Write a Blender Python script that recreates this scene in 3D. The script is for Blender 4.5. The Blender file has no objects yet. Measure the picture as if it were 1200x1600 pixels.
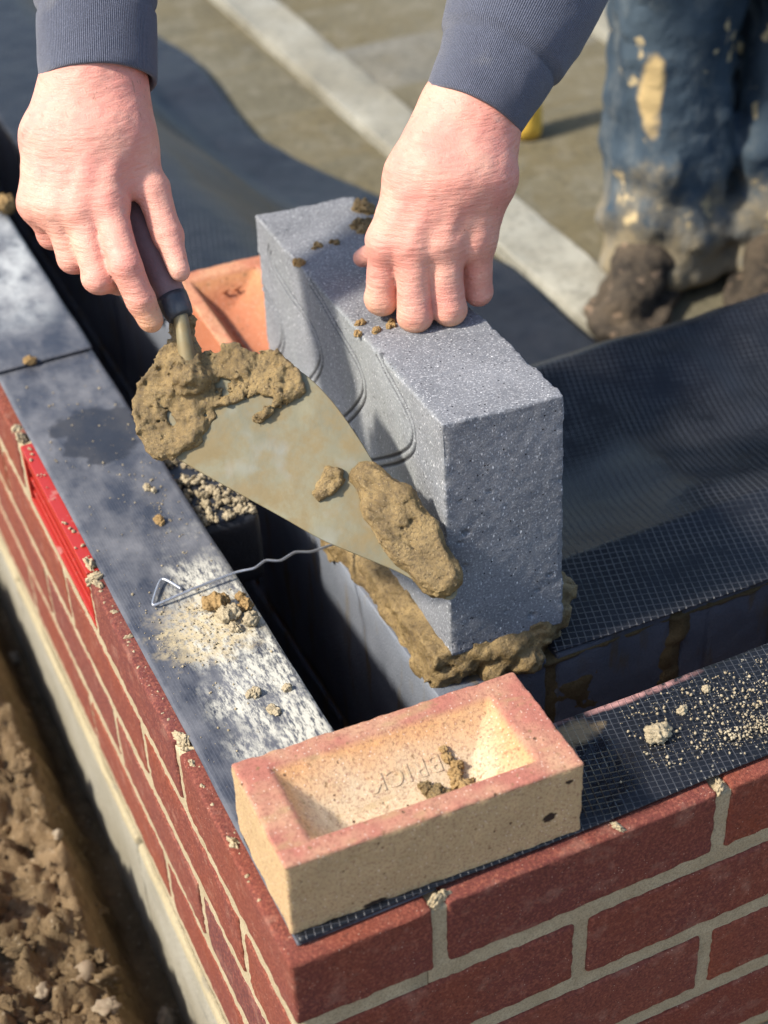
import bpy, math, random
import numpy as np
from mathutils import Vector, Matrix
random.seed(7); rng = np.random.default_rng(7)
S = bpy.context.scene; COL = S.collection

# ------------------------------------------------------------------ camera, sky, sun, exposure
CAM = np.array([-.194, -.6345, .8716]); EUL = (.9161, .0389, -.4397); FPX = 2554.
cd = bpy.data.cameras.new('camera'); co = bpy.data.objects.new('camera', cd); COL.objects.link(co)
co.location = CAM; co.rotation_euler = EUL
cd.sensor_fit = 'VERTICAL'; cd.sensor_height = 36; cd.lens = FPX/1600*36
cd.clip_start = .02; cd.clip_end = 500
cd.dof.use_dof = True; cd.dof.focus_distance = 1.24; cd.dof.aperture_fstop = 5.4
S.camera = co
W = bpy.data.worlds.new('World'); S.world = W; W.use_nodes = True
SUN = Vector((-.76, .06, .80)).normalized()
EL = math.asin(SUN.z); ROT = math.atan2(SUN.x, SUN.y)
nt = W.node_tree; bg = nt.nodes['Background']
sky = nt.nodes.new('ShaderNodeTexSky'); sky.sky_type = 'NISHITA'; sky.sun_disc = False
sky.sun_elevation = EL; sky.sun_rotation = ROT % (2*math.pi); sky.dust_density = 1.5; sky.air_density = 1.0
nt.links.new(sky.outputs[0], bg.inputs[0]); bg.inputs[1].default_value = .12
sl = bpy.data.lights.new('sun', 'SUN'); so = bpy.data.objects.new('sun', sl); COL.objects.link(so)
sl.energy = 3.2; sl.angle = math.radians(5); sl.color = (1, .93, .82)
so.rotation_euler = SUN.to_track_quat('Z', 'Y').to_euler(); so.location = SUN*5
S.view_settings.view_transform = 'Standard'; S.view_settings.look = 'None'
S.view_settings.gamma = 1; S.view_settings.exposure = 1.12
S.render.engine = 'CYCLES'

# ------------------------------------------------------------------ helpers
def Rm(r):
    return np.array(Matrix.Rotation(r[2],3,'Z') @ Matrix.Rotation(r[1],3,'Y') @ Matrix.Rotation(r[0],3,'X'))
RC = Rm(EUL)
def at(px, py, D):
    """a place in the world, D metres deep, used to read distances off the survey of the site"""
    return CAM + D*(RC @ np.array([(px-600)/FPX, -(py-800)/FPX, -1.]))
def _h(ix, iy, iz):
    n = (ix*374761393 + iy*668265263 + iz*2147483647 + 1013904223) & 0xffffffff
    n = ((n ^ (n >> 13))*1274126177) & 0xffffffff
    n = (n ^ (n >> 16)) & 0xffffffff
    return n.astype(np.float64)/4294967295.
def vn(P, s):
    """value noise, -1..1"""
    q = np.asarray(P, float)*s + 91.7; f = np.floor(q); i = f.astype(np.int64); t = q-f; t = t*t*t*(t*(t*6-15)+10)
    o = 0
    for a in (0, 1):
        wa = t[..., 0] if a else 1-t[..., 0]
        for b in (0, 1):
            wb = t[..., 1] if b else 1-t[..., 1]
            for c in (0, 1):
                wc = t[..., 2] if c else 1-t[..., 2]
                o = o + wa*wb*wc*_h(i[..., 0]+a, i[..., 1]+b, i[..., 2]+c)
    return o*2-1
def fbm(P, s, o=3, g=.5):
    r = 0; a = 1.
    for k in range(o):
        r = r + a*vn(np.asarray(P)+k*3.1, s*2**k); a *= g
    return r
def mesh(name, V, Fq, smooth=True):
    me = bpy.data.meshes.new(name)
    V = np.asarray(V, np.float32)
    if isinstance(Fq, np.ndarray):
        k = Fq.shape[1]; me.vertices.add(len(V)); me.vertices.foreach_set('co', V.ravel())
        me.loops.add(Fq.size); me.loops.foreach_set('vertex_index', Fq.ravel().astype(np.int32))
        me.polygons.add(len(Fq)); me.polygons.foreach_set('loop_start', np.arange(0, Fq.size, k, dtype=np.int32))
        me.polygons.foreach_set('loop_total', np.full(len(Fq), k, np.int32))
        me.update(calc_edges=True)
    else:
        me.from_pydata([tuple(v) for v in V], [], Fq)
    me.validate()
    if smooth: me.shade_smooth()
    return me
def ob(name, me, mat=None, parent=None, loc=None, rot=None, label=None, cat=None, group=None, kind=None):
    o = bpy.data.objects.new(name, me); COL.objects.link(o)
    if mat is not None and me is not None and len(me.materials) == 0: me.materials.append(mat)
    if parent: o.parent = parent
    if loc is not None: o.location = loc
    if rot is not None: o.rotation_euler = rot
    for k, v in (('label', label), ('category', cat), ('group', group), ('kind', kind)):
        if v: o[k] = v
    return o
def empty(name, loc, label, cat, group=None, rot=(0,0,0)):
    return ob(name, None, loc=loc, rot=rot, label=label, cat=cat, group=group)
def boxgrid(xs, ys, zs):
    """closed box surface on a lattice; returns verts, quads"""
    n = (len(xs)-1, len(ys)-1, len(zs)-1); quads = []
    for ax in range(3):
        u, v = (ax+1) % 3, (ax+2) % 3
        U, Vv = np.meshgrid(np.arange(n[u]), np.arange(n[v]), indexing='ij')
        for side in (0, n[ax]):
            def pt(du, dv):
                p = np.zeros(U.shape+(3,), np.int64); p[..., ax] = side; p[..., u] = U+du; p[..., v] = Vv+dv; return p.reshape(-1, 3)
            c = [pt(0,0), pt(1,0), pt(1,1), pt(0,1)]
            if side == 0: c = c[::-1]
            quads.append(np.stack(c, 1))
    Q = np.concatenate(quads); M = np.array([1, len(xs), len(xs)*len(ys)])
    ids = (Q*M).sum(-1); uq, inv = np.unique(ids, return_inverse=True)
    inv = inv.reshape(ids.shape)
    ix = uq % len(xs); iy = (uq//len(xs)) % len(ys); iz = uq//(len(xs)*len(ys))
    V = np.stack([np.asarray(xs)[ix], np.asarray(ys)[iy], np.asarray(zs)[iz]], 1)
    return V, inv
def axis(L, r, step):
    e = [0, r*.3, r*.7] if r > 0 else [0]
    n = max(1, int(round((L-2*r)/step)))
    m = list(np.linspace(r, L-r, n+1))
    return np.array(e+m+[L-a for a in e[::-1]]) if r > 0 else np.array(m)
def rbox(l, w, h, r=.003, step=.012, amp=0, sc=120, seed=0):
    """rounded box 0..l,0..w,0..h with noise on the faces"""
    V, Q = boxgrid(axis(l, r, step), axis(w, r, step), axis(h, r, step))
    D = np.array([l, w, h]); inner = np.clip(V, r, D-r); d = V-inner; n = np.linalg.norm(d, axis=1, keepdims=True); n[n == 0] = 1
    nd = d/n; edge = (np.abs(d) > 1e-7).sum(1)
    V = np.where(n > 0, inner+nd*r, V)
    if amp: V = V + nd*(fbm(V+seed*7.3, sc, 3)*amp*(np.where(edge > 1, 1.6, .5)))[:, None]
    return V, Q
def tube(pts, rad, n=12, cap=True, flat=None):
    pts = np.asarray(pts, float); m = len(pts); rad = np.broadcast_to(rad, (m,))
    T = np.gradient(pts, axis=0); T /= np.linalg.norm(T, axis=1, keepdims=True)
    up = np.array([0, 0, 1.]) if abs(T[0, 2]) < .9 else np.array([1., 0, 0])
    V = []
    N = np.cross(T[0], up); N /= np.linalg.norm(N)
    for i in range(m):
        N = N - T[i]*(N@T[i]); N /= np.linalg.norm(N); B = np.cross(T[i], N)
        a = np.arange(n)*2*math.pi/n
        V.append(pts[i]+rad[i]*(np.outer(np.cos(a), N)+np.outer(np.sin(a), B)*(flat or 1)))
    V = np.concatenate(V); F = []
    for i in range(m-1):
        for j in range(n):
            k = (j+1) % n; F.append((i*n+j, i*n+k, (i+1)*n+k, (i+1)*n+j))
    if cap: F.append(tuple(range(n))[::-1]); F.append(tuple((m-1)*n+j for j in range(n)))
    return V, F
def join(parts):
    V = []; F = []; o = 0
    for v, f in parts:
        V.append(np.asarray(v, float)); F += [tuple(int(i)+o for i in q) for q in f]; o += len(v)
    return np.concatenate(V), F
# ---- implicit surfaces
def surface_nets(F, org, h):
    s = F < 0
    nx, ny, nz = F.shape
    cnt = np.zeros((nx-1, ny-1, nz-1), np.float32); acc = np.zeros((nx-1, ny-1, nz-1, 3), np.float32)
    def sl(o): return tuple(slice(o[k], F.shape[k]-1+o[k]) for k in range(3))
    for ax in range(3):
        u, v = (ax+1) % 3, (ax+2) % 3
        for a in (0, 1):
            for b in (0, 1):
                o0 = [0]*3; o0[u] = a; o0[v] = b; o1 = list(o0); o1[ax] = 1
                A = F[sl(o0)]; B = F[sl(o1)]; ch = (A < 0) != (B < 0)
                t = np.where(ch, A/np.where(ch, A-B, 1), 0)
                cnt += ch
                for k in range(3):
                    acc[..., k] += np.where(ch, (t if k == ax else o0[k]), 0)
    act = cnt > 0
    idx = np.full(act.shape, -1, np.int64); idx[act] = np.arange(act.sum())
    ijk = np.argwhere(act)
    V = org + h*(ijk + acc[act]/cnt[act][:, None])
    Q = []
    for ax in range(3):
        u, v = (ax+1) % 3, (ax+2) % 3
        o1 = [0]*3; o1[ax] = 1
        sh = [n for n in F.shape]
        a0 = [slice(0, None)]*3; a1 = [slice(0, None)]*3
        a0[ax] = slice(0, -1); a1[ax] = slice(1, None)
        ch = s[tuple(a0)] != s[tuple(a1)]
        e = np.argwhere(ch)
        m = (e[:, u] > 0) & (e[:, v] > 0) & (e[:, u] < F.shape[u]-1) & (e[:, v] < F.shape[v]-1); e = e[m]
        du = np.zeros(3, int); du[u] = 1; dv = np.zeros(3, int); dv[v] = 1
        q = np.stack([idx[tuple((e-du-dv).T)], idx[tuple((e-dv).T)], idx[tuple(e.T)], idx[tuple((e-du).T)]], 1)
        ins = s[tuple(e.T)]
        q[~ins] = q[~ins][:, ::-1]
        Q.append(q)
    return V, np.concatenate(Q)
def grid(lo, hi, h):
    lo = np.asarray(lo, float); n = np.ceil((np.asarray(hi)-lo)/h).astype(int)+1
    g = np.meshgrid(*[lo[k]+h*np.arange(n[k]) for k in range(3)], indexing='ij')
    return np.stack(g, -1).astype(np.float32), lo
def cone(P, a, b, ra, rb):
    a = np.asarray(a, np.float32); b = np.asarray(b, np.float32); ab = b-a; L = float(ab@ab)+1e-12
    t = np.clip(((P-a)@ab)/L, 0, 1)
    return np.linalg.norm(P-a-t[..., None]*ab, axis=-1)-(ra+(rb-ra)*t)
def smin(a, b, k):
    h = np.clip(.5+.5*(b-a)/k, 0, 1)
    return b+(a-b)*h-k*h*(1-h)
def chain(P, pts, rs, k=.004):
    d = None
    for i in range(len(pts)-1):
        c = cone(P, pts[i], pts[i+1], rs[i], rs[i+1]); d = c if d is None else smin(d, c, k)
    return d
def ell(P, c, r):
    q = (P-np.asarray(c, np.float32))/np.asarray(r, np.float32); n = np.linalg.norm(q, axis=-1)
    return (n-1)*min(r)

# ---- materials
class NB:
    def __init__(s, name, rough=.8, spec=.5):
        s.m = bpy.data.materials.new(name); s.m.use_nodes = True; s.t = s.m.node_tree; s.n = s.t.nodes; s.b = s.n['Principled BSDF']
        s.b.inputs['Roughness'].default_value = rough; s.b.inputs['Specular IOR Level'].default_value = spec
        s.tc = s.n.new('ShaderNodeTexCoord'); s.hgt = None
    def L(s, a, b): s.t.links.new(a, b)
    def coord(s, scale=(1,1,1), rnd=0, rot=(0,0,0), off=(0,0,0)):
        mp = s.n.new('ShaderNodeMapping'); mp.inputs['Scale'].default_value = scale; mp.inputs['Rotation'].default_value = rot
        mp.inputs['Location'].default_value = off
        src = s.tc.outputs['Object']
        if rnd:
            oi = s.n.new('ShaderNodeObjectInfo'); ad = s.n.new('ShaderNodeVectorMath'); ad.operation = 'ADD'
            sc = s.n.new('ShaderNodeMath'); sc.operation = 'MULTIPLY'; sc.inputs[1].default_value = rnd
            s.L(oi.outputs['Random'], sc.inputs[0]); s.L(sc.outputs[0], ad.inputs[1]); s.L(src, ad.inputs[0]); src = ad.outputs[0]
        s.L(src, mp.inputs[0]); return mp.outputs[0]
    def rand(s): return s.n.new('ShaderNodeObjectInfo').outputs['Random']
    def xyz(s, c=None):
        x = s.n.new('ShaderNodeSeparateXYZ'); s.L(c or s.tc.outputs['Object'], x.inputs[0]); return x.outputs
    def noise(s, scale, detail=4, c=None, rough=.55, dist=0):
        x = s.n.new('ShaderNodeTexNoise'); x.inputs['Scale'].default_value = scale; x.inputs['Detail'].default_value = detail
        x.inputs['Roughness'].default_value = rough; x.inputs['Distortion'].default_value = dist
        s.L(c or s.tc.outputs['Object'], x.inputs['Vector']); return x.outputs['Fac']
    def vor(s, scale, c=None, out='Distance', feat='F1', rnd=1):
        x = s.n.new('ShaderNodeTexVoronoi'); x.inputs['Scale'].default_value = scale; x.feature = feat; x.inputs['Randomness'].default_value = rnd
        s.L(c or s.tc.outputs['Object'], x.inputs['Vector']); return x.outputs[out]
    def ramp(s, f, stops, interp='LINEAR'):
        x = s.n.new('ShaderNodeValToRGB'); x.color_ramp.interpolation = interp; e = x.color_ramp.elements
        while len(e) < len(stops): e.new(.5)
        for k, (p, c) in zip(e, stops):
            k.position = p; k.color = (c, c, c, 1) if isinstance(c, (int, float)) else (*c, 1)
        s.L(f, x.inputs[0]); return x.outputs[0]
    def mix(s, f, a, b, mode='MIX'):
        x = s.n.new('ShaderNodeMix'); x.data_type = 'RGBA'; x.blend_type = mode; x.clamp_factor = True
        if isinstance(f, (int, float)): x.inputs[0].default_value = f
        else: s.L(f, x.inputs[0])
        for i, v in ((6, a), (7, b)):
            if isinstance(v, tuple): x.inputs[i].default_value = (*v, 1)
            elif isinstance(v, (int, float)): x.inputs[i].default_value = (v, v, v, 1)
            else: s.L(v, x.inputs[i])
        return x.outputs[2]
    def math(s, op, a, b=0., c=None, clamp=False):
        x = s.n.new('ShaderNodeMath'); x.operation = op; x.use_clamp = clamp
        for i, v in enumerate((a, b) if c is None else (a, b, c)):
            if isinstance(v, (int, float)): x.inputs[i].default_value = v
            else: s.L(v, x.inputs[i])
        return x.outputs[0]
    def blob(s, c, r, soft=.3, wob=.35, wsc=40):
        """1 inside an uneven patch centred at c (object space) with radii r"""
        mp = s.n.new('ShaderNodeMapping'); mp.vector_type = 'POINT'
        mp.inputs['Location'].default_value = tuple(-a/b for a, b in zip(c, r)); mp.inputs['Scale'].default_value = tuple(1/b for b in r)
        s.L(s.tc.outputs['Object'], mp.inputs[0])
        ln = s.n.new('ShaderNodeVectorMath'); ln.operation = 'LENGTH'; s.L(mp.outputs[0], ln.inputs[0])
        n = s.noise(wsc, 5); d = s.math('ADD', ln.outputs['Value'], s.math('MULTIPLY', s.math('SUBTRACT', n, .5), wob*2))
        return s.ramp(d, [(max(0, .75-soft), 1.), (min(1, .75+soft), 0.)])
    def bump(s, h, dist=.001, strength=1.):
        x = s.n.new('ShaderNodeBump'); x.inputs['Distance'].default_value = dist; x.inputs['Strength'].default_value = strength
        s.L(h, x.inputs['Height'])
        if s.hgt is not None: s.L(s.hgt, x.inputs['Normal'])
        s.hgt = x.outputs[0]; s.L(s.hgt, s.b.inputs['Normal'])
    def col(s, c):
        if isinstance(c, tuple): s.b.inputs['Base Color'].default_value = (*c, 1)
        else: s.L(c, s.b.inputs['Base Color'])
        return s
    def rough(s, c): s.L(c, s.b.inputs['Roughness'])

def m_brick():
    s = NB('red_brick', .9, .25); c = s.coord(rnd=20)
    r = s.rand()
    base = s.ramp(r, [(0, (.20, .047, .022)), (.3, (.175, .041, .022)), (.55, (.225, .058, .028)), (.72, (.11, .038, .036)), (.85, (.14, .038, .03)), (1, (.20, .050, .024))])
    big = s.ramp(s.noise(14, 3, c), [(.35, 0.), (.7, 1.)])
    k = s.mix(s.math('MULTIPLY', big, .75), base, (.13, .038, .034))
    k = s.mix(s.ramp(s.noise(400, 3, c), [(.48, 0.), (.68, .7)]), k, (.31, .10, .06))
    k = s.mix(s.ramp(s.noise(420, 4, c, .75), [(.36, .75), (.5, 0.)]), k, (.085, .026, .018))
    sp = s.ramp(s.vor(260, c), [(.07, 1.), (.14, 0.)]); gate = s.ramp(s.noise(90, 2, c), [(.46, 0.), (.6, 1.)])
    k = s.mix(s.math('MULTIPLY', sp, gate), k, (.55, .36, .27))
    dust = s.ramp(s.noise(45, 5, c, .65), [(.55, 0.), (.8, .45)])
    k = s.mix(dust, k, (.42, .24, .17)); s.col(k)
    s.bump(s.noise(480, 5, c, .7), .0012, .8); s.bump(s.noise(110, 3, c), .0012, .5); return s.m
def m_mortar(name='joint_mortar', a=(.34, .27, .165), b=(.45, .37, .24), wet=0):
    s = NB(name, .95, .2); c = s.coord()
    k = s.mix(s.ramp(s.noise(35, 5, c), [(.3, 0.), (.7, 1.)]), a, b)
    k = s.mix(s.ramp(s.noise(700, 3, c), [(.35, .6), (.55, 0.)]), k, tuple(x*.55 for x in a))
    k = s.mix(s.ramp(s.vor(500, c), [(.08, .7), (.2, 0.)]), k, tuple(min(1, x*1.35) for x in b)); s.col(k)
    s.bump(s.noise(500, 5, c), .0012, .8); return s.m
def m_wet(name='wet_mortar'):
    s = NB(name, .48, .5); c = s.coord()
    k = s.mix(s.ramp(s.noise(48, 6, c, .65), [(.36, 0.), (.62, 1.)]), (.155, .102, .038), (.30, .205, .082))
    k = s.mix(s.ramp(s.noise(430, 5, c, .75), [(.36, .8), (.5, 0.)]), k, (.085, .055, .026))
    k = s.mix(s.ramp(s.vor(330, c), [(.08, .7), (.18, 0.)]), k, (.42, .32, .17)); s.col(k)
    s.bump(s.noise(420, 6, c, .7), .0022, 1.); s.bump(s.noise(130, 4, c), .003, .6); return s.m
def m_block():
    s = NB('dense_concrete', .92, .25); c = s.coord()
    k = s.mix(s.ramp(s.noise(14, 4, c), [(.35, 0.), (.7, 1.)]), (.15, .155, .168), (.225, .23, .245))
    k = s.mix(s.ramp(s.noise(600, 4, c, .7), [(.35, .75), (.5, 0.)]), k, (.09, .092, .10))
    k = s.mix(s.ramp(s.noise(480, 2, s.coord(off=(1, 2, 3))), [(.54, 0.), (.68, .6)]), k, (.44, .44, .45))
    fl = s.ramp(s.vor(330, s.coord((1.2, 1.2, .45))), [(.13, 1.), (.2, 0.)])
    gate = s.ramp(s.noise(160, 2, c), [(.44, 0.), (.52, .8)])
    k = s.mix(s.math('MULTIPLY', fl, gate), k, (.7, .7, .7))
    f2 = s.ramp(s.vor(95, s.coord((1, 1, .6), off=(3, 1, 2))), [(.045, .8), (.085, 0.)])
    k = s.mix(f2, k, (.8, .8, .8))
    po = s.ramp(s.vor(150, s.coord(off=(5, 2, 1))), [(.06, 1.), (.13, 0.)])
    k = s.mix(po, k, (.022, .022, .026))
    # pale bloom on the keyed long face and dust near its edges
    x = s.xyz(); face = s.ramp(x[0], [(0, 1.), (.006, 0.)])
    k = s.mix(s.math('MULTIPLY', face, s.ramp(s.noise(9, 4, s.coord((1, 1, .35))), [(.42, .05), (.66, .42)])), k, (.33, .35, .33))
    a_ = s.n.new('ShaderNodeAttribute'); a_.attribute_name = 'scored'   # shade in the scored grooves, painted as a darker colour
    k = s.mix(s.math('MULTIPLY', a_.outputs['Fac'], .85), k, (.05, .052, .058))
    s.col(k); s.bump(s.math('SUBTRACT', s.noise(700, 5, c, .7), s.math('MULTIPLY', po, 2.)), .0011, .8); return s.m
def m_leaf():
    s = NB('cavity_block', .9, .25); c = s.coord()
    k = s.mix(s.ramp(s.noise(10, 5, c), [(.35, 0.), (.7, 1.)]), (.085, .095, .115), (.14, .15, .175))
    k = s.mix(s.ramp(s.noise(500, 4, c), [(.3, .7), (.5, 0.)]), k, (.07, .08, .1))
    k = s.mix(s.ramp(s.noise(28, 5, s.coord((1.6, 1.6, .35), off=(2, 0, 0))), [(.54, 0.), (.66, .8)]), k, (.11, .08, .036))
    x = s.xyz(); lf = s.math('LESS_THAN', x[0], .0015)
    k = s.mix(s.math('MULTIPLY', lf, s.ramp(s.math('ADD', s.math('MULTIPLY', x[2], 1.), s.math('MULTIPLY', s.noise(16, 5, c), .10)), [(.49, .0), (.585, .65)])), k, (.24, .265, .30))  # pale bloom on the left face; its upward fade paints in the sunlight
    s.col(k); s.bump(s.noise(420, 4, c), .0012, .8); return s.m
def m_loose(kind):
    s = NB('fired_brick_'+kind, .93, .2); c = s.coord(); x = s.xyz()
    top = s.ramp(s.math('MULTIPLY', x[2], 10.), [(.617, 0.), (.645, 1.)])   # rim
    if kind == 'buff':
        rim, side, frog, tip = (.38, .145, .105), (.50, .355, .19), (.56, .43, .28), (.52, .25, .095)
    else:
        rim, side, frog, tip = (.44, .17, .10), (.44, .15, .07), (.42, .16, .085), (.5, .24, .11)
    k = s.mix(s.ramp(s.noise(20, 5, c), [(.3, 0.), (.75, 1.)]), side, tuple(v*.86 for v in side))
    # colour inside the frog goes towards orange at the ends; under the lip it also paints rim shade
    ins = s.math('MULTIPLY', s.math('LESS_THAN', s.math('ABSOLUTE', s.math('SUBTRACT', x[0], .1075)), .0925), s.math('LESS_THAN', s.math('ABSOLUTE', s.math('SUBTRACT', x[1], .05125)), .0395))
    fr = s.mix(s.ramp(s.math('ADD', s.math('MULTIPLY', x[2], 10.), s.math('MULTIPLY', s.math('SUBTRACT', s.noise(38, 4, c), .5), .2)), [(.45, 0.), (.62, .8)]), frog, tip)
    k = s.mix(ins, k, fr)
    rimc = s.mix(s.ramp(s.noise(26, 4, s.coord(off=(4, 0, 0))), [(.42, 0.), (.66, .75)]), rim, (.48, .30, .18) if kind == 'buff' else (.6, .36, .2))
    k = s.mix(top, k, rimc)
    k = s.mix(s.ramp(s.noise(420, 5, c, .75), [(.36, .7), (.5, 0.)]), k, tuple(v*.55 for v in rim))
    k = s.mix(s.ramp(s.vor(280, c), [(.09, .75), (.18, 0.)]), k, (.72, .58, .48))
    sp = s.math('MULTIPLY', s.ramp(s.vor(110, s.coord(off=(1, 1, 1))), [(.10, 1.), (.15, 0.)]), s.ramp(s.noise(55, 2, c), [(.52, 0.), (.58, 1.)]))
    k = s.mix(sp, k, (.13, .07, .04))
    k = s.mix(s.blob((.12, .0345, .034), (.075, .0035, .008), .3, .5, 90), k, (.17, .15, .135))
    drag = s.ramp(s.noise(60, 4, s.coord((.5, 1, 4))), [(.58, 0.), (.7, .5)])
    k = s.mix(drag, k, (.36, .25, .12) if kind == 'buff' else (.38, .14, .07))
    k = s.mix(s.ramp(s.noise(170, 4, s.coord(off=(7, 1, 3))), [(.64, 0.), (.70, .8)]), k, (.20, .12, .06))
    for p, r in (((.1895, -.001, .0245), (.0075, .004, .0055)), ((.204, -.001, .052), (.004, .003, .003)), ((.06, .0, .003), (.012, .004, .003))):
        k = s.mix(s.blob(p, r, .12, .45, 300), k, (.035, .022, .016))
    s.col(k); s.bump(s.math('SUBTRACT', s.noise(800, 5, c, .7), s.math('MULTIPLY', sp, 1.5)), .0009, .8); s.bump(s.noise(130, 3, c), .0012, .5); return s.m
def lines(s, sx, sy, w=.16, rot=0.):
    """two crossing families of thin raised threads; sx, sy: pitch"""
    out = None
    for ax, p in ((0, sx), (1, sy)):
        if not p: continue
        c = s.coord((1/p, 1/p, 1), rot=(0, 0, rot)); x = s.xyz(c)[ax]
        f = s.math('ABSOLUTE', s.math('SUBTRACT', s.math('FRACT', x), .5))
        l = s.math('MULTIPLY', s.ramp(f, [(.0, 1.), (w, 0.)]), s.ramp(s.noise(35, 5), [(.32, .15), (.62, 1.)])); out = l if out is None else s.math('MAXIMUM', out, l)
    return out
def m_strip():
    s = NB('polythene_strip', .46, .35); c = s.coord()
    k = s.mix(s.ramp(s.noise(9, 4, c), [(.3, 0.), (.7, 1.)]), (.016, .020, .031), (.032, .038, .054))
    ln = lines(s, .0024, 0); pn = lines(s, 0, .0012, .3)
    k = s.mix(s.math('MULTIPLY', ln, .30), k, (.17, .18, .22))
    dust = s.ramp(s.noise(22, 7, s.coord((1, .55, 1)), .68), [(.40, .05), (.68, .75)])
    k = s.mix(dust, k, (.18, .182, .195))
    # cement slurry: a long smear along the middle of the near strip, streaked across
    sm = s.blob((.088, .27, .003), (.062, .20, .05), .22, .75, 20)
    st = s.ramp(s.noise(210, 7, s.coord((1.7, .45, 1), rot=(0, 0, .25)), .72), [(.41, .0), (.55, 1.)])
    st2 = s.ramp(s.noise(48, 7, s.coord((1.2, .6, 1), rot=(0, 0, .4)), .72), [(.37, 0.), (.50, 1.)])
    a = s.math('MULTIPLY', sm, s.math('MULTIPLY', st, st2))
    k = s.mix(s.math('MULTIPLY', a, .9), k, (.52, .50, .42))
    yl = s.math('MULTIPLY', s.blob((.066, .335, .003), (.05, .05, .05), .25, .7, 55), s.ramp(s.noise(160, 6, c, .75), [(.4, 0.), (.55, 1.)]))
    k = s.mix(s.math('MULTIPLY', yl, .85), k, (.47, .38, .22))
    wet = s.blob((.074, .64, .003), (.056, .060, .05), .06, .75, 26)  # wet: mask of a darker uneven patch in the strip's colour
    k = s.mix(s.math('MULTIPLY', wet, .75), k, s.mix(ln, (.014, .016, .022), (.04, .043, .052)))
    far = s.blob((.06, 1.03, .003), (.075, .20, .05), .3, .5, 14)
    k = s.mix(s.math('MULTIPLY', far, s.ramp(s.noise(34, 6, s.coord((1, .6, 1)), .7), [(.36, .1), (.62, .85)])), k, (.42, .43, .42))
    s.col(k)
    s.rough(s.ramp(s.math('MAXIMUM', a, dust), [(0, .42), (.6, .85)]))
    s.bump(s.math('MULTIPLY', ln, pn), .0004, .7); s.bump(s.noise(70, 5, c), .0012, .35); return s.m
def m_grid(name='mesh_membrane', px=.0066, py=.0074, rot=.30, dirt_shadow=0):
    s = NB(name, .42, .3); c = s.coord()
    k = s.mix(s.ramp(s.noise(6, 4, c), [(.3, 0.), (.7, 1.)]), (.005, .006, .008), (.010, .011, .015))
    ln = lines(s, px, py, .10, rot)
    k = s.mix(s.math('MULTIPLY', ln, .6), k, (.12, .125, .145))
    d = s.ramp(s.noise(26, 7, c, .7), [(.6, 0.), (.85, .05)]); k = s.mix(d, k, (.12, .115, .11))
    if dirt_shadow:
        sp = s.math('MULTIPLY', s.blob((.40, .055, .003), (.10, .06, .05), .3, .6, 30), s.ramp(s.vor(260, c), [(.12, 1.), (.24, 0.)]))
        k = s.mix(s.math('MULTIPLY', sp, s.ramp(s.noise(90, 4, c), [(.48, 0.), (.56, 1.)])), k, (.55, .50, .38))
        wet = s.blob((.255, .055, .003), (.05, .05, .05), .08, .4, 26); k = s.mix(s.math('MULTIPLY', wet, .8), k, (.008, .008, .010))  # wet: the buff brick's cast shadow, painted as a dark patch into the colour
        pk = s.math('MULTIPLY', s.blob((.325, .109, .003), (.07, .006, .05), .3, .5, 60), s.ramp(s.noise(120, 4, c), [(.35, 0.), (.55, 1.)])); k = s.mix(pk, k, (.38, .20, .18))
        mud = s.blob((.268, .094, .003), (.022, .014, .05), .25, .7, 90); k = s.mix(s.math('MULTIPLY', mud, .8), k, (.22, .16, .085))
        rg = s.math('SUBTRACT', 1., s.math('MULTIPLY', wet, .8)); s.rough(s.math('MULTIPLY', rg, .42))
    s.col(k); s.bump(ln, .0006, 1.); s.bump(s.noise(30, 5, c), .004, .35); return s.m
def m_soil():
    s = NB('damp_soil', .97, .15); c = s.coord()
    k = s.mix(s.ramp(s.noise(9, 5, c), [(.35, 0.), (.68, 1.)]), (.14, .098, .052), (.26, .175, .095))
    k = s.mix(s.ramp(s.noise(70, 5, c, .7), [(.32, .6), (.5, 0.)]), k, (.06, .04, .024))
    k = s.mix(s.ramp(s.vor(95, c), [(.12, .55), (.25, 0.)]), k, (.33, .26, .17)); s.col(k)
    s.bump(s.noise(180, 6, c, .7), .004, 1.); return s.m
def m_stone():
    s = NB('stone', .8, .3); c = s.coord(rnd=9)
    k = s.ramp(s.rand(), [(0, (.20, .15, .095)), (.5, (.27, .22, .15)), (1, (.42, .38, .30))])
    k = s.mix(s.ramp(s.noise(120, 5, c), [(.4, 0.), (.65, .6)]), k, (.16, .11, .07)); s.col(k); s.bump(s.noise(300, 4, c), .001, .7); return s.m
def m_footing():
    s = NB('footing_concrete', .95, .2); c = s.coord()
    k = s.mix(s.ramp(s.noise(10, 5, c), [(.3, 0.), (.7, 1.)]), (.24, .215, .155), (.34, .315, .25))
    z = s.xyz()[2]; up_ = s.ramp(s.math('MULTIPLY', s.math('ADD', z, s.math('MULTIPLY', s.noise(20, 4, c), .03)), 4.), [(.795, 0.), (.82, 1.)])
    k = s.mix(s.math('MULTIPLY', up_, .7), k, (.36, .29, .16))
    k = s.mix(s.ramp(s.noise(260, 5, c, .7), [(.3, .6), (.5, 0.)]), k, (.2, .18, .13))
    k = s.mix(s.ramp(s.noise(28, 4, s.coord((1, .5, 2))), [(.62, 0.), (.72, .6)]), k, (.16, .15, .13))
    s.col(k); s.bump(s.noise(250, 5, c), .002, .8); return s.m
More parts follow.
